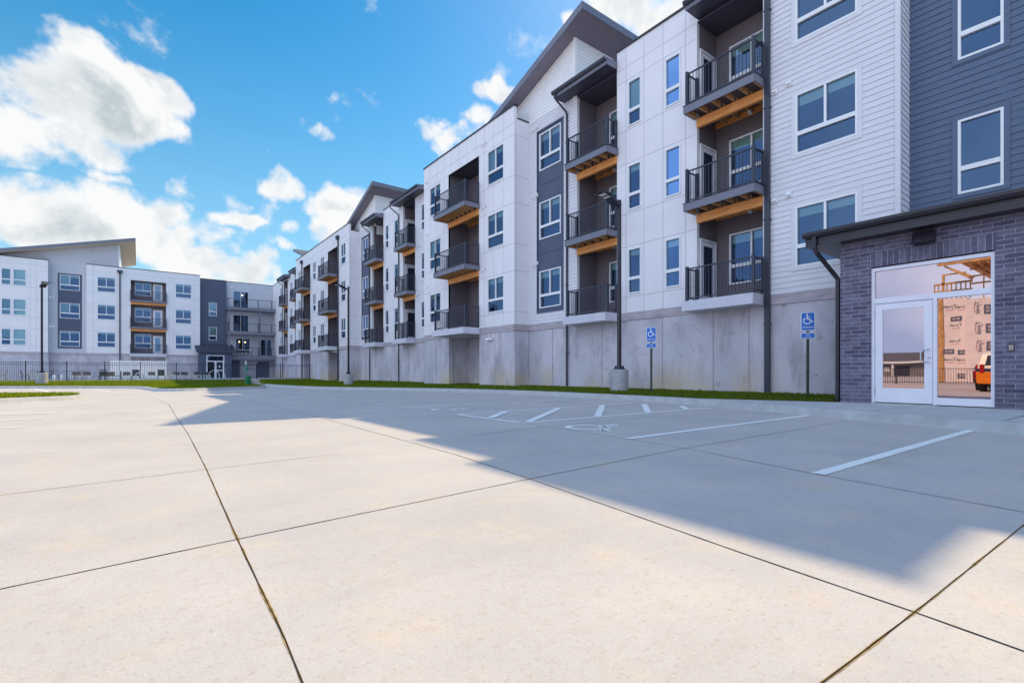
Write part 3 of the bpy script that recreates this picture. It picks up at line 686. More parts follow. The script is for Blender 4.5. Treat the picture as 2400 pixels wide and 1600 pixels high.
# foundation -------------------------------------------------------------
def found(face, u0, u1, V, z0=-.3, holes=()):
    bpart('foundation_wall', wall_mb(u0, u1, V+.02, z0, 2.75, holes, depth=.3), CONC, face)
bandh = []
found(MAIN, *U(3.77, 17.84), R0); found(MAIN, *U(26.75, 39.94), R0); found(MAIN, *U(56.94, 73), R0)
for y0, y1, recs in ((17.84, 26.75, [(20.75, 23.81)]), (39.94, 56.94, [(42.74, 45.53), (51.3, 53.91)])):
    found(MAIN, *U(y0, y1), P0, holes=[(*U(*r_), -.3, 2.72) for r_ in recs])
    found(END, P0+.02, R0+.02, y0); found(END, P0+.02, R0+.02, y1)
    for r_ in recs:
        bpart('foundation_wall', MB().box(P0+.3, P0+1.3, r_[0]-.05, r_[0], -.3, 2.72).box(P0+.3, P0+1.3, r_[1], r_[1]+.05, -.3, 2.72).box(P0+1.3, P0+1.4, r_[0], r_[1], -.3, 2.72), CONC)
for y0, y1, V in ((3.77, 7.06, R0), (9.10, 12.5, R0), (14.66, 17.84, R0), (26.75, 29.6, R0), (31.6, 34.9, R0), (37.15, 39.94, R0), (17.83, 20.75, P0), (23.81, 26.76, P0), (39.93, 42.74, P0), (45.53, 51.3, P0), (53.91, 56.95, P0), (60.8, 64.3, R0), (66.4, 71.9, R0)):
    bpart('concrete_band', MB().box(V-.012, V+.1, y0, y1, 2.752, BASE-.004), CAPC)
for y in (17.82, 39.92): bpart('concrete_band', MB().box(P0-.011, R0+.02, y-.005, y+.005, 2.752, BASE-.004), CAPC)
mb = MB()
for y in (7.45, 8.6, 10.5, 13.3, 16.2, 30.6, 33.0, 38.6): mb.box(R0+.004, R0+.03, y-.012, y+.012, .1, 2.74)
for y in (19.4, 25.2, 41.5, 47.5, 49.6): mb.box(P0+.004, P0+.03, y-.01, y+.01, .1, 2.74)
bpart('control_joint', mb, CAPC)
mb = MB()
for y0, y1, V in ((4.4, 17.5, R0+.02), (18.2, 20.5, P0+.02), (24.1, 26.5, P0+.02), (27.2, 39.6, R0+.02), (45.8, 51.0, P0+.02)):
    y = y0
    while y < y1:
        for z in (.75, 1.55, 2.35):
            if random.random() < .6: mb.prism([(y+.022*math.cos(k_*.785), z+.022*math.sin(k_*.785)) for k_ in range(8)], V-.003, V+.01, 'x')
        y += 1.22
o = bpart('form_tie_holes', mb, pmat('tie_hole', (.16, .14, .16), .9)); o['kind'] = 'stuff'
# big downspouts
def spout(y, x, z1=12.4, w=.055, z0=.25, box=False):
    d = MB().box(x-.10, x-.012, y-w, y+w, z0, z1)
    for zz in (2.2, 5.2, 8.4, 11.2): d.box(x-.106, x-.0, y-w-.025, y+w+.025, zz, zz+.035)
    if box: d.prism([(y-.2, z1+.32), (y+.2, z1+.32), (y+.2, z1+.12), (y+.07, z1-.02), (y-.07, z1-.02), (y-.2, z1+.12)], x-.22, x-.012, 'x')
    bpart('downspout', d, DARKMET)
spout(6.86, R0-.036, 13.0, .07); spout(42.6, P0, 12.2, .06, box=True); spout(54.3, P0, 12.2, .06, box=True)
# vents and small fixtures
def vents(face, lst, V):
    for (u, z) in lst:
        w = bpy.data.objects.new('vent_cap', VENT); COL.objects.link(w); w.parent = bld; w.location = Vector(rot(face, u, V, z))-B0; w.rotation_euler = (0, 0, face)
vb = MB().box(-.075, .075, -.03, 0, -.075, .075); vb.prism([(-.03, .045), (-.10, .0), (-.10, -.03), (-.03, -.03)], -.05, .05, 'x'); VENT = vb.mesh('vent_cap', VINYL)
vents(MAIN, [(-6.68, f+2.62) for f in FL]+[(-6.30, f+2.68) for f in FL[:]], R0-.02)
vents(MAIN, [(-17.45, f-.45+3.1) for f in FL]+[(-17.2, f-.4+3.1) for f in FL], R0-.02)
vents(MAIN, [(-20.35, f+2.8) for f in FL]+[(-20.1, f+2.85) for f in FL]+[(-26.3, f+2.8) for f in FL], P0-.0)
vents(MAIN, [(-29.1, f+2.8) for f in FL]+[(-29.35, f+2.8) for f in FL], R0-.02)
fl = MB().box(-.10, .10, -.06, 0, -.07, .07); fl.tube([(-.05, -.06, 0), (-.22, -.16, -.04)], .06, n=10).tube([(.05, -.06, 0), (.2, -.18, -.04)], .06, n=10)
o = bpart('security_light', fl, VINYL, MAIN, smooth=True); o.location = Vector(rot(MAIN, -19.7, P0, 2.45))-B0

# ---------------------------------------------------------------- far wing
Ew = 72.0; Eb = 72.85; s = 1.0213
def EX(*a): return [x*s for x in a]
h = winholes([(-11.24, -10.53), (-10.38, -9.40)])+winholes([(-16.5, -15), (-13.9, -12.7)])
bpart('panel_wall', wall_mb(-24, -7.7, Ew, BASE, TOP, h), WHITE_PANEL, END)
for f in FL:
    for (a, b, c) in ((-11.24, -10.53, 1), (-10.38, -9.40, 1)): window(END, a, b, Ew, f+SILL, f+HEAD, c, .34, (.95,) if f > 4 or a > -11 else (.5,))
    window(END, -16.5, -15, Ew, f+SILL, f+HEAD, 2, .34)
seams(END, -24, -7.7, Ew, BASE, TOP, [-8.6, -9.1, -11.5, -12.4, -17, -20], ZSEAM, h)
bpart('panel_wall', MB().box(-7.72, -7.7, Ew, Eb, BASE, TOP), WHITE_PANEL)
h = winholes([(-6.86, -5.22)])
bpart('siding_wall', wall_mb(-7.7, -4.6, Eb, BASE, 12.6, [(-7.04, -5.03, 3.5, 11.75)], lap=.145), SIDING_E, END)
bpart('slate_panel', wall_mb(-7.04, -5.03, Eb-.02, 3.5, 11.75, h), DARKPAN, END)
for f in FL: window(END, -6.86, -5.22, Eb-.02, f+SILL, f+HEAD, 2, .34, (.64, .14) if f > 4 else (.12, .12))
bh = (-.72, 2.63, BASE, 11.55)
h = winholes([(-3.69, -2.10), (3.54, 5.16)])
bpart('panel_wall', wall_mb(-4.6, 6.07, Ew, BASE, TOP, h+[bh]), WHITE_PANEL, END)
bpart('panel_wall', MB().box(-4.6, -4.585, Ew+.002, Eb, BASE, TOP).box(6.055, 6.07, Ew+.002, Eb, BASE, TOP), WHITE_PANEL)
for f in FL: window(END, -3.69, -2.10, Ew, f+SILL, f+HEAD, 2, .34, (.14, .13)); window(END, 3.54, 5.16, Ew, f+SILL, f+HEAD, 2, .34, (.14, .14))
seams(END, -4.6, 6.07, Ew, BASE, TOP, [-4.0, -1.9, -1.15, 2.95, 3.3, 5.5], ZSEAM, h+[bh])
hs = [(-.35, 1.20, f+SILL, f+HEAD) for f in FL]
recess(END, bh[0], bh[1], Ew, .85, BASE, 11.55, True, hs)
for i, f in enumerate(FL):
    window(END, -.35, 1.20, Ew+.85, f+SILL, f+HEAD, 2, .36, (.15, .15))
    balcony(END, bh[0], bh[1], Ew, .22, .84, f, first=(i == 0), side=True)
    d = bpy.data.objects.new('balcony_door', MB().box(0, .08, -.04, .0, 0, 2.15).box(.84, .92, -.04, 0, 0, 2.15).box(.08, .84, -.04, 0, 2.07, 2.15).mesh('balcony_door', VINYL)); COL.objects.link(d); d.parent = bld; d.location = Vector((1.38, Ew+.848, f))-B0
    obj('door_leaf', MB().box(.08, .84, -.03, -.005, .01, 2.06), ALU, d); obj('pane', MB().quad((.2, -.033, .3), (.72, -.033, .3), (.72, -.033, 1.9), (.2, -.033, 1.9)), GLASS, d)
bpart('parapet_cap', MB().box(-24, -7.66, Ew-.04, Ew+.16, TOP+.004, TOP+.07).box(-4.64, 6.1, Ew-.04, Ew+.16, TOP+.004, TOP+.07).box(8.98, 15.2, Eb-.04, Eb+.16, 12.585, 12.65).box(6.11, 8.96, Eb-.34, Eb-.16, 12.585, 12.65), BRONZE)
# slate stair bay
h = [(7.06, 7.92, 4.95, 6.6), (7.06, 7.92, 8.0, 9.7)]
bpart('slate_wall', wall_mb(6.07, 8.98, Eb-.3, 0, 12.58, h), DARKPAN, END)
bpart('slate_wall', MB().box(8.955, 8.98, Eb-.298, Eb, 0, 12.58), DARKPAN)
for a in h: window(END, a[0], a[1], Eb-.3, a[2], a[3], 1, .34, (.55,))
# gallery bay
gh = [(9.77, 11.56, FL[2], FL[2]+2.2), (9.77, 11.56, FL[1], FL[1]+2.2), (10.05, 11.75, FL[0]+.35, FL[0]+2.25), (13.0, 14.35, FL[0], FL[0]+2.2)]
bpart('siding_wall', wall_mb(8.98, 16, Eb, BASE, 12.58, gh, lap=.145), SIDING_E, END)
for a, nm in zip(gh, ('patio_door', 'patio_door', 'window', 'patio_door')):
    window(END, a[0], a[1], Eb, a[2], a[3], 2, 0 if nm == 'patio_door' else .2, (0, 0), name=nm)
for z, f0 in ((FL[2]-.12, .36), (FL[1]-.12, .36), (FL[0]-.1, .46)):
    g = bpy.data.objects.new('gallery_deck', MB().box(8.9, 15.6, Ew-1.1, Eb-.005, z-f0, z).mesh('gallery_deck', FASCIA)); COL.objects.link(g); g.parent = bld; g.location = -B0
    r_ = MB(); y = Ew-1.06
    for a, b in ((8.95, 12.6), (12.6, 15.5)):
        r_.tube([(a, y, z+1.08), (b, y, z+1.08)], .025, sq=True).tube([(a, y, z+.1), (b, y, z+.1)], .02, sq=True)
        n = int((b-a)/.12)
        for i in range(n): r_.tube([(a+i*.12, y, z+.1), (a+i*.12, y, z+1.08)], .0055, sq=True, caps=False)
    r_.tube([(8.95, y, z+1.08), (8.95, Eb, z+1.08)], .025, sq=True).tube([(8.95, y, z+.1), (8.95, Eb, z+.1)], .025, sq=True)
    for a in (8.95, 12.4, 14.0, 15.5): r_.tube([(a, y, z), (a, y, z+1.1)], .04, sq=True)
    obj('railing', r_, DARKMET, g)
bpart('gallery_post', MB().box(9.0, 9.2, Ew-1.0, Ew-.8, 2.6, 8.8), FASCIA); bpart('gallery_post', MB().box(12.5, 12.7, Ew-1.0, Ew-.8, 2.6, 8.8), FASCIA)
bpart('wall_lamp', MB().lathe([(.05, FL[0]+1.6), (.06, FL[0]+1.68)], 10.6, Eb+.4, 8), (lambda: (lambda m: m)(pmat('glow', (1, .8, .5))))())
em = bpy.data.materials.new('warm_bulb'); em.use_nodes = True; em.node_tree.nodes['Principled BSDF'].inputs['Emission Color'].default_value = (1, .62, .25, 1); em.node_tree.nodes['Principled BSDF'].inputs['Emission Strength'].default_value = 6
for x, z in ((10.55, FL[0]+1.75), (11.25, FL[0]+1.72), (10.9, FL[2]+1.7)): bpart('pendant_lamp', MB().lathe([(.03, z), (.09, z+.04), (.09, z+.10), (.03, z+.14)], x, Eb+.45, 12), em, smooth=True)
# foundation, ground floor of the far wing
found(END, -24, -7.7, Ew); found(END, -7.7, -4.6, Eb); found(END, -4.6, 6.07, Ew, holes=[(bh[0], bh[1], .0, 2.72)]); found(END, 8.98, 16, Eb)
bpart('foundation_wall', MB().box(-7.72, -7.68, Ew+.021, Eb+.1, -.3, BASE), CONC); bpart('foundation_wall', MB().box(-4.62, -4.58, Ew+.021, Eb+.1, -.3, BASE), CONC); bpart('foundation_wall', MB().box(6.05, 6.09, Ew+.021, Eb+.1, -.3, BASE), CONC)
bpart('foundation_wall', MB().box(bh[0], bh[1], Ew+.9, Ew+1.0, -.2, 2.72), CONC)
for a in ((-24, -7.7, Ew), (-7.69, -4.61, Eb), (-4.6, bh[0], Ew), (bh[1], 6.07, Ew)): bpart('concrete_band', MB().box(a[0], a[1], a[2]-.012, a[2]+.1, 2.752, BASE-.004), CAPC)
def slab_door(x, w, z=2.2, y=Eb):
    d = bpy.data.objects.new('service_door', MB().box(x, x+w, y-.06, y-.0, .15, z).mesh('service_door', DARKPAN)); COL.objects.link(d); d.parent = bld; d.location = -B0
    obj('door_frame', MB().box(x-.06, x-.002, y-.07, y, .15, z+.08).box(x+w+.002, x+w+.06, y-.07, y, .15, z+.08).box(x-.002, x+w+.002, y-.07, y, z+.002, z+.08), SIDING_E, d)
    obj('handle', MB().tube([(x+w-.12, y-.06, 1.15), (x+w-.12, y-.12, 1.15), (x+w-.24, y-.12, 1.15)], .015), STEEL, d)
slab_door(9.55, 1.0, 2.45); slab_door(12.6, 1.45, 2.35)
# shed roof over the far wing's grey bay
slope = .262
def zr(x): return 16.35-(-.3-x)*slope
bpart('shed_roof', MB().prism([(-.3, zr(-.3)), (-24, zr(-24)), (-24, zr(-24)-.28), (-.3, zr(-.3)-.28)], Ew-.45, 88, 'y'), ROOF)
bpart('roof_fascia', MB().prism([(-.28, zr(-.28)+.02), (-24, zr(-24)+.02), (-24, zr(-24)-.30), (-.28, zr(-.28)-.30)], Ew-.48, Ew-.452, 'y').box(-.298, -.275, Ew-.45, 88, zr(-.3)-.3, zr(-.3)+.02), FASCIA)
CREAM = pmat('cream_soffit', (.62, .52, .42), .6, var=.03)
bpart('roof_soffit', MB().prism([(-.31, zr(-.3)-.285), (-24, zr(-24)-.285), (-24, zr(-24)-.31), (-.31, zr(-.3)-.31)], Ew-.45, 88, 'y'), CREAM)
bpart('gable_wall', MB().poly([(-24, Eb, 12.2), (-1.75, Eb, 12.2), (-1.75, Eb, zr(-1.75)-.32), (-24, Eb, zr(-24)-.32)]), SIDING_E)
bpart('gable_side_wall', MB().quad((-1.75, Eb, 11), (-1.75, 87, 11), (-1.75, 87, zr(-1.75)-.32), (-1.75, Eb, zr(-1.75)-.32)), GABLE)
bpart('corner_trim', MB().box(-1.85, -1.74, Eb-.03, Eb+.1, 12.2, zr(-1.75)-.34), VINYL)
bpart('flat_roof', MB().box(-24, R0+.2, Eb+.1, 88, 12.2, 12.28), ROOF)
d = MB().box(-1.76, -1.64, Ew-.11, Ew-.012, .2, 12.2); d.prism([(-1.95, 12.5), (-1.45, 12.5), (-1.45, 12.35), (-1.6, 12.15), (-1.8, 12.15), (-1.95, 12.35)], Ew-.25, Ew-.012, 'y'); bpart('downspout', d, DARKMET)
vents(END, [(x, f+2.75) for x in (-7.55, -7.3, 3.2, 3.45) for f in FL[:2]]+[(9.5, 11.8), (13.6, 11.6), (14.0, 11.6)], Ew-.01)

# entrance vestibule of the far wing
vx0, vx1, vy = 5.83, 9.30, Ew-1.6
bpart('vestibule_wall', wall_mb(vx0, vx1, vy, 0, 3.35, [(6.6, 8.5, .15, 3.0)]), DARKPAN, END)
bpart('vestibule_wall', MB().box(vx0, vx0+.1, vy+.002, Ew+.6, 0, 3.35).box(vx1-.1, vx1, vy+.002, Ew+.6, 0, 3.35), DARKPAN)
bpart('vestibule_roof', MB().prism([(vy-.4, 3.5), (Eb-.3, 4.45), (Eb-.3, 4.2), (vy-.4, 3.28)], vx0-.3, vx1+.35, 'x'), pmat('slate_roof', (.05, .055, .085), .7, var=.1, scale=9))
bpart('entrance_frame', MB().box(6.6, 6.7, vy-.02, vy+.08, .15, 3.0).box(8.4, 8.5, vy-.02, vy+.08, .15, 3.0).box(6.7, 8.4, vy-.02, vy+.08, 2.9, 3.0).box(6.7, 8.4, vy-.02, vy+.08, 2.18, 2.3).box(7.45, 7.58, vy-.02, vy+.08, .15, 2.18).box(7.58, 7.66, vy-.01, vy+.06, .15, 2.18).box(8.32, 8.4, vy-.01, vy+.06, .15, 2.18).box(7.66, 8.32, vy-.01, vy+.06, 1.1, 1.2), VINYL)
bpart('entrance_glass', MB().quad((6.7, vy+.03, .15), (8.4, vy+.03, .15), (8.4, vy+.03, 2.9), (6.7, vy+.03, 2.9)), GLASS)
bpart('door_notice', MB().box(7.9, 8.08, vy+.01, vy+.02, 1.5, 1.75), VINYL)

# ---------------------------------------------------------------- brick vestibule (near entrance)
bx = 12.54; by = 4.36; wz = 3.74
D_Y0, D_Y1, DZ0, DZ1 = 1.86, 3.78, .17, 3.06
bpart('brick_wall', wall_mb(-by, 6, bx, 0, wz, [(-D_Y1, -D_Y0, 0, DZ1), (-D_Y1-.02, -D_Y0+.02, DZ1, DZ1+.30)], depth=.11), BRICK, MAIN)
bpart('soldier_course', MB().box(-D_Y1-.02, -D_Y0+.02, bx-.004, bx+.1, DZ1+.002, DZ1+.298), SOLDIER, MAIN)
bpart('brick_wall', MB().box(bx+.12, D0-.03, by-.1, by, 0, wz), BRICK)
bpart('brick_wall', MB().box(bx+.001, bx+.12, by-.1, by-.001, 0, wz), BRICK)
ex = 12.19
bpart('vestibule_roof', MB().prism([(ex, 3.92), (D0, 4.75), (D0, 4.5), (ex, 3.70)], -6, by+.55, 'y'), ROOF)
bpart('vestibule_fascia', MB().box(ex-.03, ex-.002, -6, by+.57, 3.66, 3.93).box(ex-.002, bx+.1, by+.552, by+.575, 3.66, 3.93), BRONZE)
bpart('vestibule_soffit', MB().box(ex-.002, bx+.2, -6, by+.55, 3.66, 3.70).box(bx+.2, R0-.04, by+.002, by+.55, 3.66, 3.70), BRONZE)
g = MB(); x0 = ex-.03; z = 3.95
g.prism([(x0-.12, z+.02), (x0-.12, z-.04), (x0-.09, z-.10), (x0-.002, z-.10), (x0-.002, z-.09), (x0-.085, z-.09), (x0-.108, z-.035), (x0-.108, z+.02)], -6, by+.60, 'y'); bpart('gutter', g, BRONZE)
d = MB().tube([(ex-.08, by+.36, 3.86), (ex-.08, by+.36, 3.62), (ex-.05, by+.33, 3.50), (bx+.02, by+.12, 3.02), (bx+.06, by+.07, 2.92), (bx+.06, by+.07, .1)], [.036]*6, sq=True)
bpart('downspout', d, BRONZE)
# storefront (x toward the wall interior)
sf = MB(); X = bx+.03
def fbox(ya, yb, za, zb, dx=0): sf.box(X+dx, X+.11, ya, yb, za, zb)
fbox(D_Y0, D_Y0+.055, DZ0, DZ1-.02); fbox(D_Y1-.055, D_Y1, DZ0, DZ1-.02); fbox(D_Y0+.055, D_Y1-.055, DZ1-.09, DZ1-.02)
TR = 2.33; fbox(D_Y0+.055, D_Y1-.055, TR-.055, TR+.055)
ym = 2.72
fbox(ym-.03, ym+.03, DZ0, TR-.055); fbox(D_Y0+.055, ym-.03, DZ0, DZ0+.14)
fr = bpart('entrance_frame', sf, ALU)
obj('pane', MB().quad((X+.05, D_Y0+.055, TR+.055), (X+.05, D_Y1-.055, TR+.055), (X+.05, D_Y1-.055, DZ1-.09), (X+.05, D_Y0+.055, DZ1-.09)), STOREGLASS, fr)
obj('pane', MB().quad((X+.05, D_Y0+.055, DZ0+.14), (X+.05, ym-.03, DZ0+.14), (X+.05, ym-.03, TR-.055), (X+.05, D_Y0+.055, TR-.055)), STOREGLASS, fr)
# the door leaf: hinge on the left, pull on the right
dl = MB(); ya, yb, za, zb = ym+.038, D_Y1-.063, DZ0+.015, TR-.065; st = .13
dl.box(X+.012, X+.06, ya, ya+st, za, zb).box(X+.012, X+.06, yb-st, yb, za, zb).box(X+.012, X+.06, ya+st, yb-st, zb-.13, zb).box(X+.012, X+.06, ya+st, yb-st, za, za+.30)
door = bpart('entrance_door', dl, ALU)
obj('pane', MB().quad((X+.036, ya+st, za+.30), (X+.036, yb-st, za+.30), (X+.036, yb-st, zb-.13), (X+.036, ya+st, zb-.13)), STOREGLASS, door)
obj('door_handle', MB().tube([(X+.01, ya+.055, 1.02), (X-.05, ya+.055, 1.02), (X-.07, ya+.10, 1.03), (X-.07, ya+.17, 1.04), (X-.07, ya+.17, 1.26), (X-.07, ya+.10, 1.27), (X-.05, ya+.055, 1.28), (X+.01, ya+.055, 1.28)], .0125, n=8).lathe([(.02, 1.10), (.02, 1.13)], X+.0, ya+.05, 12), STEEL, door, smooth=True)
obj('hinge', MB().lathe([(.013, .35), (.013, .5)], X+.0, yb+.005, 8).lathe([(.013, 1.2), (.013, 1.35)], X, yb+.005, 8).lathe([(.013, 2.0), (.013, 2.15)], X, yb+.005, 8), STEEL, door)
bpart('threshold', MB().box(X-.03, X+.12, ym-.03, D_Y1, .145, DZ0-.002), STEEL)
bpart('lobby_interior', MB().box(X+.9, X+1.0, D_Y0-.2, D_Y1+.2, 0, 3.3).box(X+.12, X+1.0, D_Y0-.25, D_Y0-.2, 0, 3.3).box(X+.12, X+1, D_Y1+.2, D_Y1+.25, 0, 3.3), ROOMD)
wl = MB().prism([(bx-.01, 3.62), (bx-.14, 3.62), (bx-.26, 3.40), (bx-.24, 3.38), (bx-.01, 3.38)], 2.70, 3.03, 'y'); bpart('wall_pack_light', wl, BRONZE)
kp = bpart('keypad', MB().box(bx-.035, bx-.002, 1.60, 1.685, 1.20, 1.33), DARKMET)
kb = MB()
for i in range(3):
    for j in range(4): kb.box(bx-.040, bx-.036, 1.614+i*.021, 1.629+i*.021, 1.215+j*.024, 1.231+j*.024)
obj('keys', kb, STEEL, kp)

# ---------------------------------------------------------------- ground
def g_z(x, y):
    t = min(max((y-12)/20, 0), 1); return -.15*t*t*(3-2*t)
def terrain():
    bm = MB(); xs = [-400, -120, -60, -40, -30, -24, -18, -14, -10, -7, -4, -2, 0, 2, 4, 6, 8, 10, 12, 14, 18, 26, 60, 400]
    ys = [-400, -120, -60, -30, -10, 0, 6, 10, 12, 14, 16, 18, 20, 22, 24, 26, 28, 30, 32, 36, 44, 60, 100, 400]
    n = len(xs); bm.v = [(x, y, g_z(x, y)) for y in ys for x in xs]
    for j in range(len(ys)-1):
        for i in range(n-1): a = j*n+i; bm.f.append((a, a+1, a+1+n, a+n))
    o = obj('parking_lot', bm, PAVE); smooth_by_angle(o.data); kind(o); return o
terrain()
def ribbon(pts, w, dz, mb, wob=0, taper=None):
    # a flat strip along pts lying on the ground
    res = [Vector((*pts[0], 0))]
    for a, b in zip(pts, pts[1:]):
        a = Vector((*a, 0)); b = Vector((*b, 0)); n = max(1, int((b-a).length/(.10 if wob else 1.0)))
        for i in range(1, n+1): res.append(a.lerp(b, i/n))
    L_, R_ = [], []
    for i, p in enumerate(res):
        t = (res[min(i+1, len(res)-1)]-res[max(i-1, 0)]).normalized(); nn = Vector((-t.y, t.x, 0))
        ww = w*(1+random.uniform(-wob, wob)); sh = nn*random.uniform(-wob, wob)*w*.35
        for arr, sg in ((L_, 1), (R_, -1)):
            q = p+sh+nn*sg*ww/2; arr.append((q.x, q.y, g_z(q.x, q.y)+dz))
    for i in range(len(res)-1): mb.quad(L_[i], R_[i], R_[i+1], L_[i+1])
    return mb
def curve(pts, n=6):
    # catmull-rom through 2-D pts
    P_ = [Vector(p) for p in pts]; out = []
    for i in range(len(P_)-1):
        p0, p1, p2, p3 = P_[max(i-1, 0)], P_[i], P_[i+1], P_[min(i+2, len(P_)-1)]
        for j in range(n):
            t = j/n; out.append(tuple(.5*((2*p1)+(p2-p0)*t+(2*p0-5*p1+4*p2-p3)*t*t+(3*p1-p0-3*p2+p3)*t**3)))
    out.append(tuple(P_[-1])); return out
J = [([(0.43, 22), (.62, 15.3), (.55, 11), (.52, 7.74), (.45, 4.79), (.38, 2.7), (.35, 1.58), (.33, 1.2), (.30, -3)], .0048, 1),
     ([(-5, 2.45), (-.41, 2.6), (.38, 2.69), (2.36, 2.89), (4.64, 3.07), (7.41, 3.12), (9.6, 3.22)], .0065, 0),
     ([(-5, 4.4), (-.72, 4.6), (.42, 4.79), (1.61, 4.93)], .005, 0),
     ([(2.6, 17), (2.63, 10.75), (2.6, 9.11), (2.48, 4.19), (2.36, 2.89), (2.26, 2.08), (2.14, 1.14), (2.07, .5), (2.03, .24), (1.95, -2)], .0065, 0),
     ([(-3, .62), (1.41, .53), (2.07, .5), (3.72, .44), (7, .34)], .0045, 1),
     ([(4.87, 5.97), (4.79, 4.47), (4.64, 3.07), (4.28, 1.68), (4.06, .48), (3.95, -2)], .006, 0),
     ([(3.41, 5.35), (4.91, 5.55), (7.06, 5.59), (7.78, 5.7)], .007, 0)]
jd = MB(); jt = MB()
for pts, w, seal in J:
    if seal: ribbon(pts, w*1.9, .0012, jt, .6)
    ribbon(pts, w*(1.0 if seal else 1.15), .002, jd, .22)
kind(obj('pavement_joint', jd, JOINTD)); kind(obj('joint_sealant', jt, JOINTT))

lines = [([(4.74, 3.93), (10.42, 4.03)], .11), ([(4.28, 1.645), (9.67, 1.61)], .10), ([(4.95, 10.41), (10.25, 10.6)], .11), ([(4.81, 12.16), (10.14, 12.66)], .11),
         ([(4.63, 13.63), (10.13, 14.72)], .11), ([(4.55, 15.14), (9.86, 16.5)], .11), ([(4.9, 17.2), (9.6, 18.6)], .11),
         ([(-6, 13.25), (-1.34, 13.38)], .11), ([(-6, 11.7), (-1.32, 11.87)], .11), ([(-6, 10.1), (-1.36, 10.23)], .11), ([(-5.01, 41.0), (-3.53, 33.6)], .12), ([(-2.45, 38.6), (-1.14, 32.9)], .12)]
pm = MB()
for pts, w in lines: ribbon(pts, w, .005, pm, .04)
kind(obj('stall_lines', pm, PAINT))
hm = MB()
for pts in ([(4.9, 8.22), (10.45, 8.5)], [(4.89, 6.16), (10.4, 6.28)], [(4.9, 8.165), (4.89, 6.215)]): ribbon(pts, .11, .005, hm, .04)
for (a, b) in (((4.97, 7.2), (6.06, 8.2)), ((5.05, 6.23), (7.63, 8.28)), ((6.7, 6.25), (9.15, 8.36)), ((8.2, 6.27), (10.3, 8.0)), ((9.6, 6.3), (10.42, 7.0))): ribbon([a, b], .14, .009, hm, .04)
kind(obj('access_aisle_hatching', hm, PAINT))

def wheelchair(mb, T, s=1.0, w=.085):
    # the wheelchair access figure, drawn in the unit square; T maps (x, y) to 3-D
    def band(pts, w):
        L_, R_ = [], []
        for i, p in enumerate(pts):
            a = Vector(pts[max(i-1, 0)]); b = Vector(pts[min(i+1, len(pts)-1)]); t = (b-a).normalized(); n = Vector((-t.y, t.x)); p = Vector(p)
            L_.append(p+n*w/2); R_.append(p-n*w/2)
        for i in range(len(pts)-1): mb.quad(T(*L_[i]), T(*R_[i]), T(*R_[i+1]), T(*L_[i+1]))
    c = [(.43+.075*math.cos(2*math.pi*i/16), .93+.075*math.sin(2*math.pi*i/16)) for i in range(16)]; mb.poly([T(*p) for p in c])
    band([(.42, .86), (.45, .46)], w*1.1); band([(.43, .66), (.68, .66)], w); band([(.445, .47), (.70, .47)], w); band([(.68, .49), (.83, .20)], w); band([(.80, .20), (.95, .26)], w)
    band([(.42+.29*math.cos(math.radians(a)), .32+.29*math.sin(math.radians(a))) for a in range(112, 371, 9)], w)
for cx, cy, hh in ((5.42, 5.02, .95), (5.5, 9.35, .95)):
    wm = MB(); wheelchair(wm, lambda x, y: (cx+(y-.5)*hh, cy-(x-.5)*hh*1.05, g_z(cx, cy)+.005), w=.10)
    kind(obj('painted_wheelchair_symbol', wm, PAINT))

# kerbs, sidewalk, lawns
kpts = curve([(8.6, -4), (9.0, .2), (9.35, 1.6), (9.85, 2.9), (10.25, 4.2), (10.75, 5.6), (11.3, 7.2), (11.5, 9.5), (11.55, 12), (11.5, 15), (11.15, 20), (10.2, 24.5), (9.0, 28), (8.1, 32), (7.6, 36), (7.45, 40)])
def kerb_strip(pts, mb, w=.16, h=.15, closed=False, slope=.10):
    n = len(pts); rows = []
    for i, p in enumerate(pts):
        a = Vector(pts[(i-1) % n] if closed else pts[max(i-1, 0)]); b = Vector(pts[(i+1) % n] if closed else pts[min(i+1, n-1)]); t = (b-a).normalized(); nn = Vector((t.y, -t.x)); p = Vector(p)
        z = g_z(p.x, p.y)
        prof = [(-slope-.02, -.01), (-slope*.6, h*.25), (-slope*.2, h*.82), (.015, h*.97), (.04, h), (w, h), (w+.01, -.05)]
        rows.append([((p+nn*d).x, (p+nn*d).y, z+q) for d, q in prof])
    m = len(rows)
    for i in range(m if closed else m-1):
        a, b = rows[i], rows[(i+1) % m]
        for k_ in range(len(a)-1): mb.quad(a[k_], b[k_], b[k_+1], a[k_+1])
    return rows
km = MB(); rows = kerb_strip(kpts, km, w=.16)
ko = obj('kerb', km, KERB); smooth_by_angle(ko.data, 50); kind(ko)
# sidewalk between the kerb and the brick entrance
sw = MB(); inner = [r_[5] for r_ in rows]
poly = [p for p in inner if p[1] <= 7.2]
sw.poly([(p[0]+.006, p[1], .150) for p in poly]+[(12.15, 5.4, .150), (12.54, 4.36, .150), (12.62, 4.3, .150), (12.62, -4, .150)])
kind(obj('sidewalk', sw, WALK))
sj = MB()
for a, b in (((10.05, 3.0), (12.5, 2.95)), ((9.4, 1.30), (12.5, 1.22)), ((9.6, -1), (12.5, -1)), ((10.75, 5.15), (12.2, 5.15))):
    a = Vector(a); b = Vector(b); sj.quad((a.x, a.y-.005, .154), (b.x, b.y-.005, .154), (b.x, b.y+.005, .154), (a.x, a.y+.005, .154))
kind(obj('sidewalk_joint', sj, JOINTD))
fj = MB()
for (x, y) in ((9.93, 3.12), (10.62, 5.25), (11.4, 7.9), (11.55, 12.2), (11.45, 15.5)):
    for r_ in rows:
        if abs(r_[0][1]-y) < .5:
            break
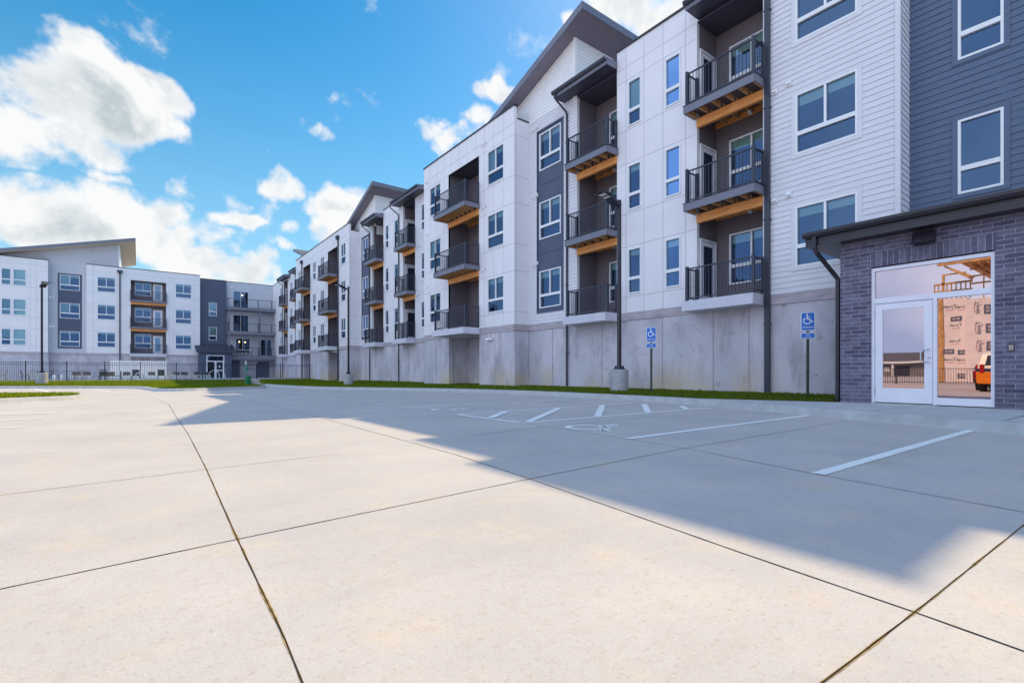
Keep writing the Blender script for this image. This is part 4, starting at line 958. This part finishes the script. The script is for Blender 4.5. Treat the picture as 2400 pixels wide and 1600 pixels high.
# lawns: sheet + blades
def lawn_poly(name, outline, zfun, label, blades=4000, seed=1, bl_h=(.03, .06)):
    rnd = random.Random(seed)
    bm = bmesh.new(); vs = [bm.verts.new((x, y, 0)) for x, y in outline]; bm.faces.new(vs)
    bmesh.ops.triangulate(bm, faces=bm.faces[:]); 
    for _ in range(2): bmesh.ops.subdivide_edges(bm, edges=[e for e in bm.edges if e.calc_length() > 1.2], cuts=1, use_grid_fill=False); bmesh.ops.triangulate(bm, faces=bm.faces[:])
    for v in bm.verts: v.co.z = zfun(v.co.x, v.co.y)
    # blades scattered over the faces by area
    fs = bm.faces[:]; ar = [f.calc_area() for f in fs]; tot = sum(ar); mbb = MB()
    for f, a in zip(fs, ar):
        n = blades*a/tot; n = int(n)+(rnd.random() < n-int(n)); c = [v.co.copy() for v in f.verts]
        for _ in range(n):
            r1, r2 = rnd.random(), rnd.random()
            if r1+r2 > 1: r1, r2 = 1-r1, 1-r2
            p = c[0]+(c[1]-c[0])*r1+(c[2]-c[0])*r2; th = rnd.random()*6.28; w = rnd.uniform(.008, .02); hh = rnd.uniform(*bl_h)
            d = Vector((math.cos(th)*w, math.sin(th)*w, 0)); top = p+Vector((rnd.uniform(-.02, .02), rnd.uniform(-.02, .02), hh))
            i = len(mbb.v); mbb.v += [tuple(p-d), tuple(p+d), tuple(top)]; mbb.f.append((i, i+1, i+2))
    me = bpy.data.meshes.new(name); bm.to_mesh(me); bm.free()
    vv = [tuple(v.co) for v in me.vertices]; ff = [tuple(p.vertices) for p in me.polygons]; o0 = len(vv)
    vv += mbb.v; ff += [tuple(i+o0 for i in f) for f in mbb.f]
    me2 = bpy.data.meshes.new(name); me2.from_pydata(vv, [], ff); me2.materials.append(GRASS)
    o = link(name, me2); o['kind'] = 'stuff'; o['label'] = label; o['category'] = 'grass'; return o
inn = [(p[0]+.004, p[1]) for p in inner if p[1] > 7.0]
main_out = [(12.5, 4.37), (12.1, 5.35)]+inn+[(7.6, 42.5), (9.0, 51.2), (14.6, 51.2), (14.6, 4.37)]
def z_main(x, y):
    e = g_z(x, y)+.155; t = min(max((x-11.7)/2.2, 0), 1)
    if y > 40: e += (.22-e)*min((y-40)/10, 1)
    return e+(.24-e)*t*.9 if y < 40 else e
lawn_poly('grass', main_out, z_main, 'strip of short green grass along the concrete foundation wall', 42000, 3)
isl = curve([(-9, 45.2), (-6.83, 43.2), (-3.47, 40.6), (-.6, 38.2), (.15, 36.6), (.35, 34.9), (.75, 32.2), (1.35, 30.8), (2.3, 30.6), (3.3, 31.3), (5.1, 32.6), (6.15, 33.8), (6.6, 35.4), (6.75, 37.4), (6.75, 40.5)][::-1], 5)
im = MB(); ir = kerb_strip(isl, im); io = obj('kerb', im, KERB); smooth_by_angle(io.data, 50); kind(io)
ii = [(r_[5][0], r_[5][1]) for r_ in ir]
def z_isl(x, y):
    e = g_z(x, y)+.155; return e+(.20-e)*min(max((y-40)/9, 0), 1)
lawn_poly('grass', ii+[(-16, 47), (-14, 51.2), (8.4, 51.2), (6.9, 44)], z_isl, 'sunlit lawn between the pool fence and the parking kerb', 30000, 4, (.03, .07))
# raised parking island in the left foreground
il = curve([(-12, 31), (-7, 28.4), (-4.2, 26.6), (-2.4, 25.2), (-1.75, 24.2), (-1.5, 22.7), (-1.65, 20.9), (-2.5, 19.9), (-3.6, 18.7), (-6, 16.6), (-10, 13.5)], 6)
lm = MB(); kerb_r = kerb_strip([(p[0], p[1]) for p in il], lm, w=.14); lo = obj('kerb', lm, KERB); smooth_by_angle(lo.data, 50); kind(lo)
lawn_poly('grass', [(r_[5][0], r_[5][1]) for r_ in kerb_r], lambda x, y: g_z(x, y)+.16, 'low grassy parking island at the left edge', 22000, 5, (.03, .08))
# storm drain slot beside the island
obj_ = obj('storm_drain', MB().box(-1.85, -1.35, 24.45, 24.75, -.16, -.135).box(-1.8, -1.4, 24.5, 24.7, -.14, -.13), DARKMET); tag(obj_, 'small dark storm drain slot at the tip of the grass island', 'drain')
# pool deck
pd = MB().quad((-24, 51.4, .205), (16, 51.4, .205), (16, 73, .205), (-24, 73, .205)); pd.box(-24, 16, 51.2, 51.4, -.2, .21)
kind(obj('pool_deck', pd, pmat('deck_concrete', (.50, .50, .52), .8, var=.05)))
pw = MB().quad((-12, 54, .215), (4, 54, .215), (4, 60, .215), (-12, 60, .215)); kind(obj('pool_water', pw, pmat('pool_water', (.05, .30, .38), .05, var=.1)))

exec_later = []
# ---------------------------------------------------------------- lamp posts
def lamp(label, x, y, zb, rz=0.0, zt=6.75, bh=.78, dz=0):
    t = thing('lamp_post', label, 'street lamp', (x, y, zb), rz, 'lamp posts around the lot')
    H_ = zt-zb; bh = dz or bh
    obj('concrete_base', MB().lathe([(.305, -.15), (.305, bh-.02), (.285, bh)], n=28), POSTC, t, smooth=True)
    obj('base_plate', MB().box(-.16, .16, -.16, .16, bh+.002, bh+.03).box(-.115, .115, -.115, .115, bh+.03, bh+.13), DARKMET, t)
    obj('pole', MB().tube([(0, 0, bh+.13), (0, 0, H_)], [.053, .050], sq=True), BRONZE, t)
    hd = MB()   # low profile shoebox head on a curved knuckle, reaching towards the lot (-x)
    hd.prism([(-.06, H_-.16), (-.16, H_-.17), (-.34, H_-.05), (-.72, H_+.06), (-.95, H_+.05), (-.95, H_+.02), (-.72, H_-.0), (-.36, H_-.14), (-.16, H_-.24), (-.06, H_-.24)], -.16, .16, 'y').box(-.95, -.60, -.23, .23, H_+.015, H_+.05)
    h_ = obj('lamp_head', hd, DARKMET, t)
    obj('lens', MB().box(-.90, -.70, -.13, -.01, H_+.0, H_+.012).box(-.90, -.70, .01, .13, H_+.0, H_+.012).box(-.66,-.5,-.13,.13,H_-.05,H_-.03), VINYL, h_)
    return t
POSTC = pmat('cast_post_concrete', (.40, .39, .42), .85, var=.14, scale=3, bump=.3, stretch=(1, 1, 2.5))
lamp('nearest dark lamp post, on a round concrete base left of the parking signs', 13.2, 11.3, .14)
lamp('slim dark lamp post on the grass strip, halfway along the long wing', 11.5, 33.8, -.05)
lamp('tall lamp post on the sunlit lawn beside the pool fence, at the far left', -5.15, 45.2, .04, R(112))

# ---------------------------------------------------------------- signs
BLUE = pmat('sign_blue', (.003, .13, .56), .35, var=.03); SIGNW = pmat('sign_white', (.80, .82, .86), .4, var=.02); GREENP = pmat('dark_green_post', (.012, .035, .022), .5, var=.1)
FONT = None
def text_mesh(s_, size, extrude=.001, sx=1.0):
    c = bpy.data.curves.new('text', 'FONT'); c.body = s_; c.size = size; c.align_x = 'CENTER'; c.align_y = 'CENTER'; c.extrude = extrude
    o = bpy.data.objects.new('text_tmp', c); COL.objects.link(o); bpy.context.view_layer.update()
    me = bpy.data.meshes.new_from_object(o.evaluated_get(bpy.context.evaluated_depsgraph_get())); bpy.data.objects.remove(o); bpy.data.curves.remove(c)
    for v in me.vertices: v.co.x *= sx
    return me
def text_obj(s_, size, mat, parent, loc, rot_, sx=1.0, name='lettering'):
    me = text_mesh(s_, size, sx=sx); me.materials.clear(); me.materials.append(mat); me.name = name
    o = link(name, me, parent, loc); o.rotation_euler = rot_; return o
def rrect(mb, w, h, r, y0, y1, zc):
    pts = []
    for cx, cz, a0 in ((w/2-r, h/2-r, 0), (-w/2+r, h/2-r, 90), (-w/2+r, -h/2+r, 180), (w/2-r, -h/2+r, 270)):
        for i in range(5): a = R(a0+i*22.5); pts.append((cx+r*math.cos(a), zc+cz+r*math.sin(a)))
    mb.prism(pts, y0, y1, 'y')
def ada(label, x, y, zb, ztop, tilt=0):
    # faces the lot (-x): built facing -y, turned by -90 degrees then a little to the camera
    t = thing('parking_sign', label, 'sign', (x, y, zb), R(-62), 'wheelchair parking signs')
    t.rotation_euler = (R(tilt), 0, R(-62))
    Hh = ztop-zb; W, P_ = .305, .457
    obj('post', MB().prism([(-.032, .0), (-.032, .012), (-.014, .035), (.014, .035), (.032, .012), (.032, 0)], -.1, Hh-.10, 'z'), GREENP, t)
    zc = Hh-P_/2; z2 = Hh-P_-.045-.075
    sgn = MB(); rrect(sgn, W, P_, .035, -.008, -.004, zc); sp = obj('sign_plate', sgn, SIGNW, t)
    b = MB(); rrect(b, W-.03, P_-.03, .028, -.0105, -.0085, zc); obj('blue_field', b, BLUE, sp)
    wm = MB(); wheelchair(wm, lambda a, c: ((a-.5)*.25, -.0125, zc-.065+c*.255), w=.085); obj('wheelchair_symbol', wm, SIGNW, sp)
    text_obj('PARKING', .062, SIGNW, sp, (0, -.0125, zc-.145), (R(90), 0, 0), .92)
    s2 = MB(); rrect(s2, W, .15, .03, -.008, -.004, z2); p2 = obj('van_plate', s2, SIGNW, t)
    b = MB(); rrect(b, W-.025, .125, .024, -.0105, -.0085, z2); obj('blue_field', b, BLUE, p2)
    text_obj('VAN', .045, SIGNW, p2, (0, -.0125, z2+.025), (R(90), 0, 0)); text_obj('ACCESSIBLE', .032, SIGNW, p2, (0, -.0125, z2-.025), (R(90), 0, 0))
    return t
ada('blue and white wheelchair parking sign nearest the brick entrance', 13.2, 5.30, .18, 2.30, 1.0)
ada('smaller looking wheelchair parking sign between the lamp post and the brick entrance', 12.87, 9.72, .18, 2.24)

# pet waste station
t = thing('pet_waste_station', 'green dog waste station with post, bag box and round bin on the lawn', 'waste bin', (6.2, 40.2, .02))
GRN = pmat('green_enamel', (.006, .17, .085), .4, var=.06); 
obj('post', MB().tube([(0, 0, -.1), (0, 0, 1.68)], .03, sq=True), pmat('pale_green_post', (.10, .36, .26), .4, var=.05), t)
obj('bin', MB().lathe([(.16, -.02), (.17, .0), (.17, .56), (.14, .60)], .16, -.05, 20), GRN, t, smooth=True)
obj('bag_dispenser', MB().box(.035, .15, -.06, .05, .98, 1.26), GRN, t, bevel=.01)
obj('notice', MB().box(-.045, .045, -.04, -.032, 1.40, 1.68), pmat('notice_white', (.7, .8, .8)), t)

# ---------------------------------------------------------------- pool fence
fy = 51.5
f = thing('pool_fence', 'black metal picket fence around the pool deck', 'fence', (0, fy, .2))
def panel(x0, x1):
    mb = MB().box(x0, x1, -.018, .018, 1.40, 1.435).box(x0, x1, -.018, .018, 1.24, 1.27).box(x0, x1, -.018, .018, .10, .135)
    n = int((x1-x0)/.115)
    for i in range(1, n): xx = x0+(x1-x0)*i/n; mb.box(xx-.008, xx+.008, -.008, .008, .03, 1.42)
    obj('fence_panel', mb, DARKMET, f)
posts = [-14.4, -11.95, -9.5, -7.05, -4.62, -2.18, .26, 2.7, 5.14, 7.55, 8.65]
fx = sorted([Yv for Yv in ()])
PX = [-16, -13.6, -11.3, -9.0, -6.75, -4.45, -2.17, .12, 2.6, 4.55, 6.7, 7.9]
for a, b in zip(PX, PX[1:]): panel(a+.03, b-.03)
panel(8.93, 10.9); panel(10.96, 13.6)
for x in PX+[8.9, 10.93, 13.62]: obj('post', MB().box(x-.035, x+.035, -.035, .035, -.1, 1.5).box(x-.04, x+.04, -.04, .04, 1.5, 1.52), DARKMET, f)
gt = MB().box(7.96, 8.86, -.02, .02, 1.36, 1.42).box(7.96, 8.86, -.02, .02, .1, .16).box(7.96, 8.02, -.02, .02, .1, 1.4).box(8.80, 8.86, -.02, .02, .1, 1.4).box(7.9, 8.95, -.05, -.02, .98, 1.03)
for i in range(7): gt.box(8.08+i*.105-.008, 8.08+i*.105+.008, -.008, .008, .16, 1.36)
obj('gate', gt, DARKMET, f)
lr = MB(); pts = [(0+.27*math.cos(2*math.pi*i/20), 0, .27*math.sin(2*math.pi*i/20)) for i in range(21)]; lr.tube(pts, .05, caps=False)
o = obj('life_ring', lr, pmat('ring_white', (.62, .55, .56)), None, (-1.0+.12, fy-.12, .55), smooth=True); tag(o, 'white life ring hanging on the pool fence', 'life ring')
def Xat(Y, px):
    k_ = (px-1200)/1155; return Y*(.604+.797*k_)/(.797-.604*k_)
o.location.x = Xat(fy-.1, 327)

# pool furniture -----------------------------------------------------------
SLING = pmat('dark_sling', (.045, .042, .05), .7, var=.1)
def lounger(loc, rz, tall, label):
    t = thing('pool_lounger', label, 'sun lounger', loc, rz, 'loungers on the pool deck')
    fr_ = MB(); 
    for x in (-.3, .3):
        fr_.tube([(x, -.95, .34), (x, .35, .34)], .02, sq=True)
        for y in (-.85, .3): fr_.tube([(x, y, 0), (x, y, .34)], .02, sq=True)
    fr_.tube([(-.3, -.95, .34), (.3, -.95, .34)], .02, sq=True)
    obj('frame', fr_, VINYL if not tall else DARKMET, t)
    obj('seat', MB().box(-.28, .28, -.93, .32, .35, .375), SLING, t)
    zt = .95 if tall else .72; yb = .55 if tall else .75
    obj('backrest', MB().prism([(.32, .35), (yb, zt), (yb+.03, zt-.01), (.36, .34)], -.30, .30, 'x'), SLING, t)
    return t
words = ['beside the two cafe tables', 'second from the cafe tables', 'upright one left of the white topped table', 'low one behind the white topped table', 'low one before the white screen fence, nearest the table', 'upright one just left of the life ring', 'low one just right of the life ring', 'upright one at the right end of the white screen', 'first one right of the white screen', 'low one left of the entrance porch', 'low one at the left side of the porch', 'low one before the porch glass']
for i, (px, tall) in enumerate(((178, 0), (201.5, 0), (241.5, 1), (259, 0), (296, 0), (318, 1), (356, 0), (378, 1), (413, 0), (433.5, 0), (463, 0), (484, 0))):
    lounger((Xat(63, px), 63, .21), R(random.uniform(-4, 4)), tall, 'dark pool lounger, '+words[i])
def cafe(px, Y, label):
    x = Xat(Y, px); t = thing('cafe_table', label, 'table', (x, Y, .21)); 
    obj('table_top', MB().box(-.45, .45, -.45, .45, .73, .76), DARKMET, t, bevel=.006); obj('pedestal', MB().tube([(0, 0, 0), (0, 0, .73)], .035).box(-.3, .3, -.03, .03, 0, .03).box(-.03, .03, -.3, .3, .03, .06), DARKMET, t)
    return x
def chair(loc, rz, label):
    t = thing('cafe_chair', label, 'chair', loc, rz, 'chairs at the cafe tables')
    obj('seat', MB().box(-.22, .22, -.22, .22, .43, .455), DARKMET, t)
    obj('backrest', MB().prism([(.20, .45), (.30, .86), (.32, .86), (.225, .45)], -.21, .21, 'x'), DARKMET, t)
    for a in (-.2, .2):
        for b in (-.2, .2): obj('leg', MB().tube([(a*1.15, b*1.15, 0), (a, b, .43)], .014), DARKMET, t)
xa = cafe(87.6, 60, 'dark square cafe table by the lamp post base, left of the pair'); xb = cafe(157, 60, 'dark square cafe table beside the loungers, right of the pair')
for x, r_, l in ((xa-.75, 90, 'dark cafe chair left of the table behind the lamp post'), (xa+.75, -90, 'dark cafe chair right of the table behind the lamp post'), (xb-.75, 90, 'dark cafe chair left of the table beside the loungers'), (xb+.75, -90, 'dark cafe chair right of the table beside the loungers'), (Xat(60, 5), -80, 'single dark cafe chair at the far left edge of the deck')): chair((x, 60, .21), R(r_), l)
x0, x1 = Xat(62, 232), Xat(62, 287)
t = thing('game_table', 'long white topped table with dark legs on the pool deck', 'table', ((x0+x1)/2, 62, .21)); w = (x1-x0)/2
obj('table_top', MB().box(-w, w, -.7, .7, .80, .84), VINYL, t); obj('leg_frame', MB().box(-w+.1, -w+.16, -.6, .6, 0, .8).box(w-.16, w-.1, -.6, .6, 0, .8).box(-w+.16, w-.16, -.03, .03, .3, .36), DARKMET, t)
for px, l in ((126, 'short white deck light left of the right cafe table'), (143, 'short white deck light under the right cafe table edge')):
    o = obj('deck_light', MB().lathe([(.09, 0), (.09, .38), (.06, .44)], n=12), TRIMW, None, (Xat(58, px), 58, .21), smooth=True); tag(o, l, 'bollard light', 'short deck lights')
x0, x1 = Xat(68, 258), Xat(68, 393); t = thing('screen_fence', 'white slatted screen fence behind the loungers', 'fence', (x0, 68, .2)); n = int((x1-x0)/.2)
mb = MB()
for i in range(n): mb.box(i*.2, i*.2+.16, 0, .03, 0, 1.95)
obj('slats', mb, VINYL, t); obj('rail', MB().box(0, n*.2, .031, .07, .3, .4).box(0, n*.2, .031, .07, 1.6, 1.7), VINYL, t)
t = thing('pool_handrail', 'curved white pool handrails before the porch doors', 'handrail', (Xat(56, 509), 56, .21))
for d in (-.25, .25):
    obj('rail', MB().tube([(-.45+d, 0, 0), (-.42+d, 0, .55), (-.25+d, 0, .78), (0+d, 0, .86), (.25+d, 0, .78), (.42+d, 0, .5), (.45+d, 0, 0)], .022), VINYL, t, smooth=True)
t = thing('pool_handrail', 'low sloping white handrail by the pool, left of the porch', 'handrail', (Xat(56, 400), 56, .21)); obj('rail', MB().tube([(-.5, 0, .05), (.1, 0, .42), (.3, 0, .42), (.35, 0, 0)], .022), VINYL, t, smooth=True)
# dining set on the first gallery
t = thing('gallery_dining_set', 'dark dining table on the first floor gallery', 'table', (10.9, Ew-.2, FL[0]-.1)); obj('table_top', MB().box(-.4, .4, -.3, .3, .70, .74), DARKMET, t); obj('pedestal', MB().tube([(0, 0, 0), (0, 0, .7)], .05), DARKMET, t)
chair((10.25, Ew-.2, FL[0]-.1), R(90), 'dark dining chair left of the gallery table'); chair((11.55, Ew-.2, FL[0]-.1), R(-90), 'dark dining chair right of the gallery table')

# ---------------------------------------------------------------- what stands behind the camera and shows in the entrance glass
OSB = pmat('raw_timber', (.62, .36, .15), .7, var=.2, scale=3); WRAP = pmat('house_wrap', (.86, .76, .78), .55, var=.06, scale=1.2, bump=.4, bscale=3)
INK = pmat('wrap_print', (.10, .11, .18), .6); PINK = pmat('wrap_print_red', (.55, .12, .18), .6)
t = thing('unfinished_house', 'unfinished house in printed white wrap with bare timber roof framing, mirrored in the glass', 'building', (-28, 5, 0))
def hp(n, mb, m): return obj(n, mb, m, t, (28, -5, 0))
hp('wall', MB().box(-38, -28, 9.50, 10.95, -.1, 6.9), WRAP); hp('wall', MB().box(-38, -27.4, -6, 9.48, -.1, 6.7), WRAP)
fm = MB()
for i in range(9): fm.box(-28.2, -28.06, 9.3+i*.28, 9.36+i*.28, 6.9, 8.1)
fm.box(-28.2, -28, 9.2, 11.6, 8.1, 8.25).box(-28.2, -28, 9.2, 11.6, 7.5, 7.6).box(-28.2, -28.0, 10.9, 11.05, 7.6, 9.0).box(-28.2, -28.0, 9.6, 10.9, 8.9, 9.0)
for i in range(22): fm.box(-28.3, -28.16, -2+i*.5, -1.93+i*.5, 6.7, 9.4)
for z in (7.3, 7.9, 8.5, 9.1): fm.box(-28.3, -28.2, -2, 9.4, z, z+.12)
hp('wall_framing', fm, OSB)
rf = MB().box(-38, -26.2, -4, 9.6, 9.45, 9.7).box(-26.4, -26.2, 9.6, 11.0, 9.45, 9.75)
for i in range(26): rf.box(-36, -26.3, -3.5+i*.5, -3.42+i*.5, 9.25, 9.45)
rf.prism([(9.0, 8.4), (10.6, 9.5), (10.6, 9.35), (9.2, 8.2)], -27.8, -26.4, 'x')
hp('roof_framing', rf, OSB); hp('corner_framing', MB().box(-28.4, -28.0, 11.0, 11.55, 0, 6.9).box(-28.0, -27.95, 11.1, 11.2, 0, 6.9), OSB)
def mp_(x8, y8, X_=-28.0):
    px = 2020+x8/3.734; py = 560+y8/3.734; Xv = 25.24-X_; k_ = (px-1200)/1155; Y = Xv*(.797-.604*k_)/(.604+.797*k_); f_ = .604*Xv+.797*Y
    return Y, .8+(874-py)*f_/1155
def wrap_text(txt, x8, y8, size, up=False, X_=-27.98, m=None):
    Y, z = mp_(x8, y8, X_); me = text_mesh(txt, size, extrude=.002); me.materials.clear(); me.materials.append(m or INK); me.name = 'wrap_print'
    o = link('wrap_print', me, t, (X_+28, Y-5, z)); o.rotation_euler = (R(90), R(90) if up else 0, R(90)) if not up else (Matrix.Rotation(R(90), 3, 'Z') @ Matrix.Rotation(R(90), 3, 'X') @ Matrix.Rotation(R(-90), 3, 'Z')).to_euler()
for x, y in ((770, 590), (875, 590), (825, 750), (815, 890), (765, 1055), (880, 1055)): wrap_text('Tyvek', x, y, .34); wrap_text('HomeWrap', x, y+28, .11, m=PINK)
for x, y in ((1015, 600), (1025, 775), (1040, 935)): wrap_text('Tyvek', x, y, .42, True, -27.38); wrap_text('HomeWrap', x-28, y, .13, True, -27.38, PINK)
for x, y, u in ((830, 695, 0), (755, 985, 0), (890, 990, 0), (885, 1200, 0), (1105, 612, 1), (1115, 775, 1), (1128, 935, 1)):
    X_ = -27.37 if u else -27.985; Y, z = mp_(x, y, X_); hp('wrap_logo', MB().box(X_-.01, X_+.002, Y-(.22 if u else .36), Y+(.22 if u else .36), z-(.36 if u else .2), z+(.36 if u else .2)), INK); wrap_text('BCB', x, y, .26, bool(u), X_+.012, WRAP)

PAINTS = {}
def car(name, label, cat, loc, L_, W, H_, prof, glass, mat, low_mat=None):
    c = thing(name, label, cat, loc, 0)
    def sec(pr, w0, w1, mb): 
        # pr: outline in (x, z); slightly narrower at the top
        n = len(pr); i = len(mb.v)
        for sg in (-1, 1):
            for (x, z) in pr:
                tt = min(max((z-.9)/(H_-.9), 0), 1); mb.v.append((x, sg*(w0+(w1-w0)*tt), z))
        mb.f.append(tuple(i+j for j in range(n))); mb.f.append(tuple(i+n+j for j in range(n))[::-1])
        for j in range(n): mb.f.append((i+j, i+(j+1) % n, i+n+(j+1) % n, i+n+j))
        return mb
    obj('body', sec(prof, W/2, W/2*.82, MB()), mat, c, bevel=.03)
    if low_mat: obj('lower_body', MB().box(-L_+.1, .012, -W/2-.005, W/2+.005, .38, .88), low_mat, c, bevel=.02)
    for g in glass: obj('window', g, GLASSD, c)
    for x in (-.75, -L_+.85):
        for sg in (-1, 1):
            w = MB().tube([(x, sg*(W/2-.2), .32), (x, sg*(W/2+.01), .32)], .32, n=20); w = obj('wheel', w, TYRE, c, smooth=True); obj('rim', MB().tube([(x, sg*(W/2+.011), .32), (x, sg*(W/2+.02), .32)], .19, n=14), STEEL, w)
    for sg in (-1, 1): obj('tail_light', MB().box(-.04, .03, sg*W*.40-.07, sg*W*.40+.07, .82, 1.18), LAMPR, c)
    obj('bumper', MB().box(-.1, .07, -W/2+.03, W/2-.03, .34, .55), TYRE if low_mat is None else low_mat, c, bevel=.02); obj('licence_plate', MB().box(.013, .03, -.16, .16, .68, .80), SIGNW, c)
    return c
GLASSD = pmat('car_glass', (.02, .022, .03), .05); TYRE = pmat('tyre_rubber', (.025, .025, .028), .8); LAMPR = pmat('tail_lamp', (.45, .02, .02), .2)
ORG = pmat('orange_paint', (.85, .24, .02), .3, var=.02); RED = pmat('red_paint', (.26, .008, .03), .25, var=.02); VWH = pmat('van_white', (.80, .78, .74), .35, var=.02); NAVY = pmat('navy_stripe', (.02, .03, .12), .4)
vprof = [(0, .4), (0, 1.05), (-.22, 1.62), (-.4, 1.70), (-2.9, 1.68), (-3.7, 1.12), (-4.6, .95), (-4.75, .6), (-4.7, .4)]
v = car('work_van', 'white and orange work van with a navy stripe, mirrored in the glass beside the door', 'van', (-3.2, 3.85, 0), 4.7, 1.85, 1.7, vprof, [MB().quad((.004-.03, -.66, 1.12), (.004-.03, .66, 1.12), (-.19, .60, 1.55), (-.19, -.60, 1.55))], VWH, ORG)
obj('stripe', MB().box(-4.4, .016, -.93, .93, .882, 1.0), NAVY, v)
for tx, y, z, sz in (('OPENING', 0, 1.48, .13), ('DOORS', 0, 1.35, .13), ('HARDWARE', 0, 1.22, .11)):
    me = text_mesh(tx, sz, .002); me.materials.clear(); me.materials.append(SIGNW); me.name = 'van_lettering'; o = link('van_lettering', me, v, (-.09-.38*(z-1.22)+.05, y, z)); o.rotation_euler = (R(90), R(0), R(90)); o.rotation_euler.x = R(68)
cprof = [(0, .35), (.0, .9), (-.35, 1.0), (-.9, 1.42), (-1.3, 1.47), (-2.5, 1.44), (-3.3, 1.0), (-4.3, .85), (-4.5, .6), (-4.45, .35)]
car('parked_car', 'dark red parked car half hidden behind the work van in the glass', 'car', (-4.9, 4.30, 0), 4.45, 1.75, 1.47, cprof, [MB().quad((-.40, -.6, 1.03), (-.40, .6, 1.03), (-.88, .55, 1.40), (-.88, -.55, 1.40))], RED)
t2 = thing('picket_fence', 'low black metal picket fence before the unfinished house', 'fence', (-20, 10, 0)); mb = MB().box(-.02, .02, -9, 9, 1.1, 1.14).box(-.02, .02, -9, 9, .12, .16)
for i in range(120): mb.box(-.012, .012, -9+i*.15, -8.975+i*.15, 0, 1.14)
obj('pickets', mb, DARKMET, t2)
for i in range(9): obj('post', MB().box(-.035, .035, -9+i*2.2, -8.93+i*2.2, 0, 1.25), DARKMET, t2)
t3 = thing('row_house', 'low grey row houses with white eaves far across the road, mirrored in the door', 'building', (-120, 40, 0))
obj('wall', MB().box(-12, 0, -30, 40, 0, 3.6), pmat('rowhouse_grey', (.20, .19, .21), .8), t3)
obj('roof', MB().prism([(1.0, 3.5), (-6, 6.0), (-13, 3.5), (-13, 3.3), (1.0, 3.3)], -31, 41, 'y'), ROOF, t3)
obj('eave', MB().box(1.002, 1.1, -31, 41, 3.2, 3.7), TRIMW, t3)
for i, y in enumerate((-24, -15, -4, 6, 16, 27)):
    obj('garage_door', MB().box(.005, .06, y, y+2.6, 0, 2.5), DARKMET, t3); obj('window', MB().box(.005, .06, y+4, y+5, 1.2, 2.3), TRIMW, t3)
    obj('porch_column', MB().box(.4, .8, y+3.0, y+3.4, 0, 3.2), TRIMW, t3)
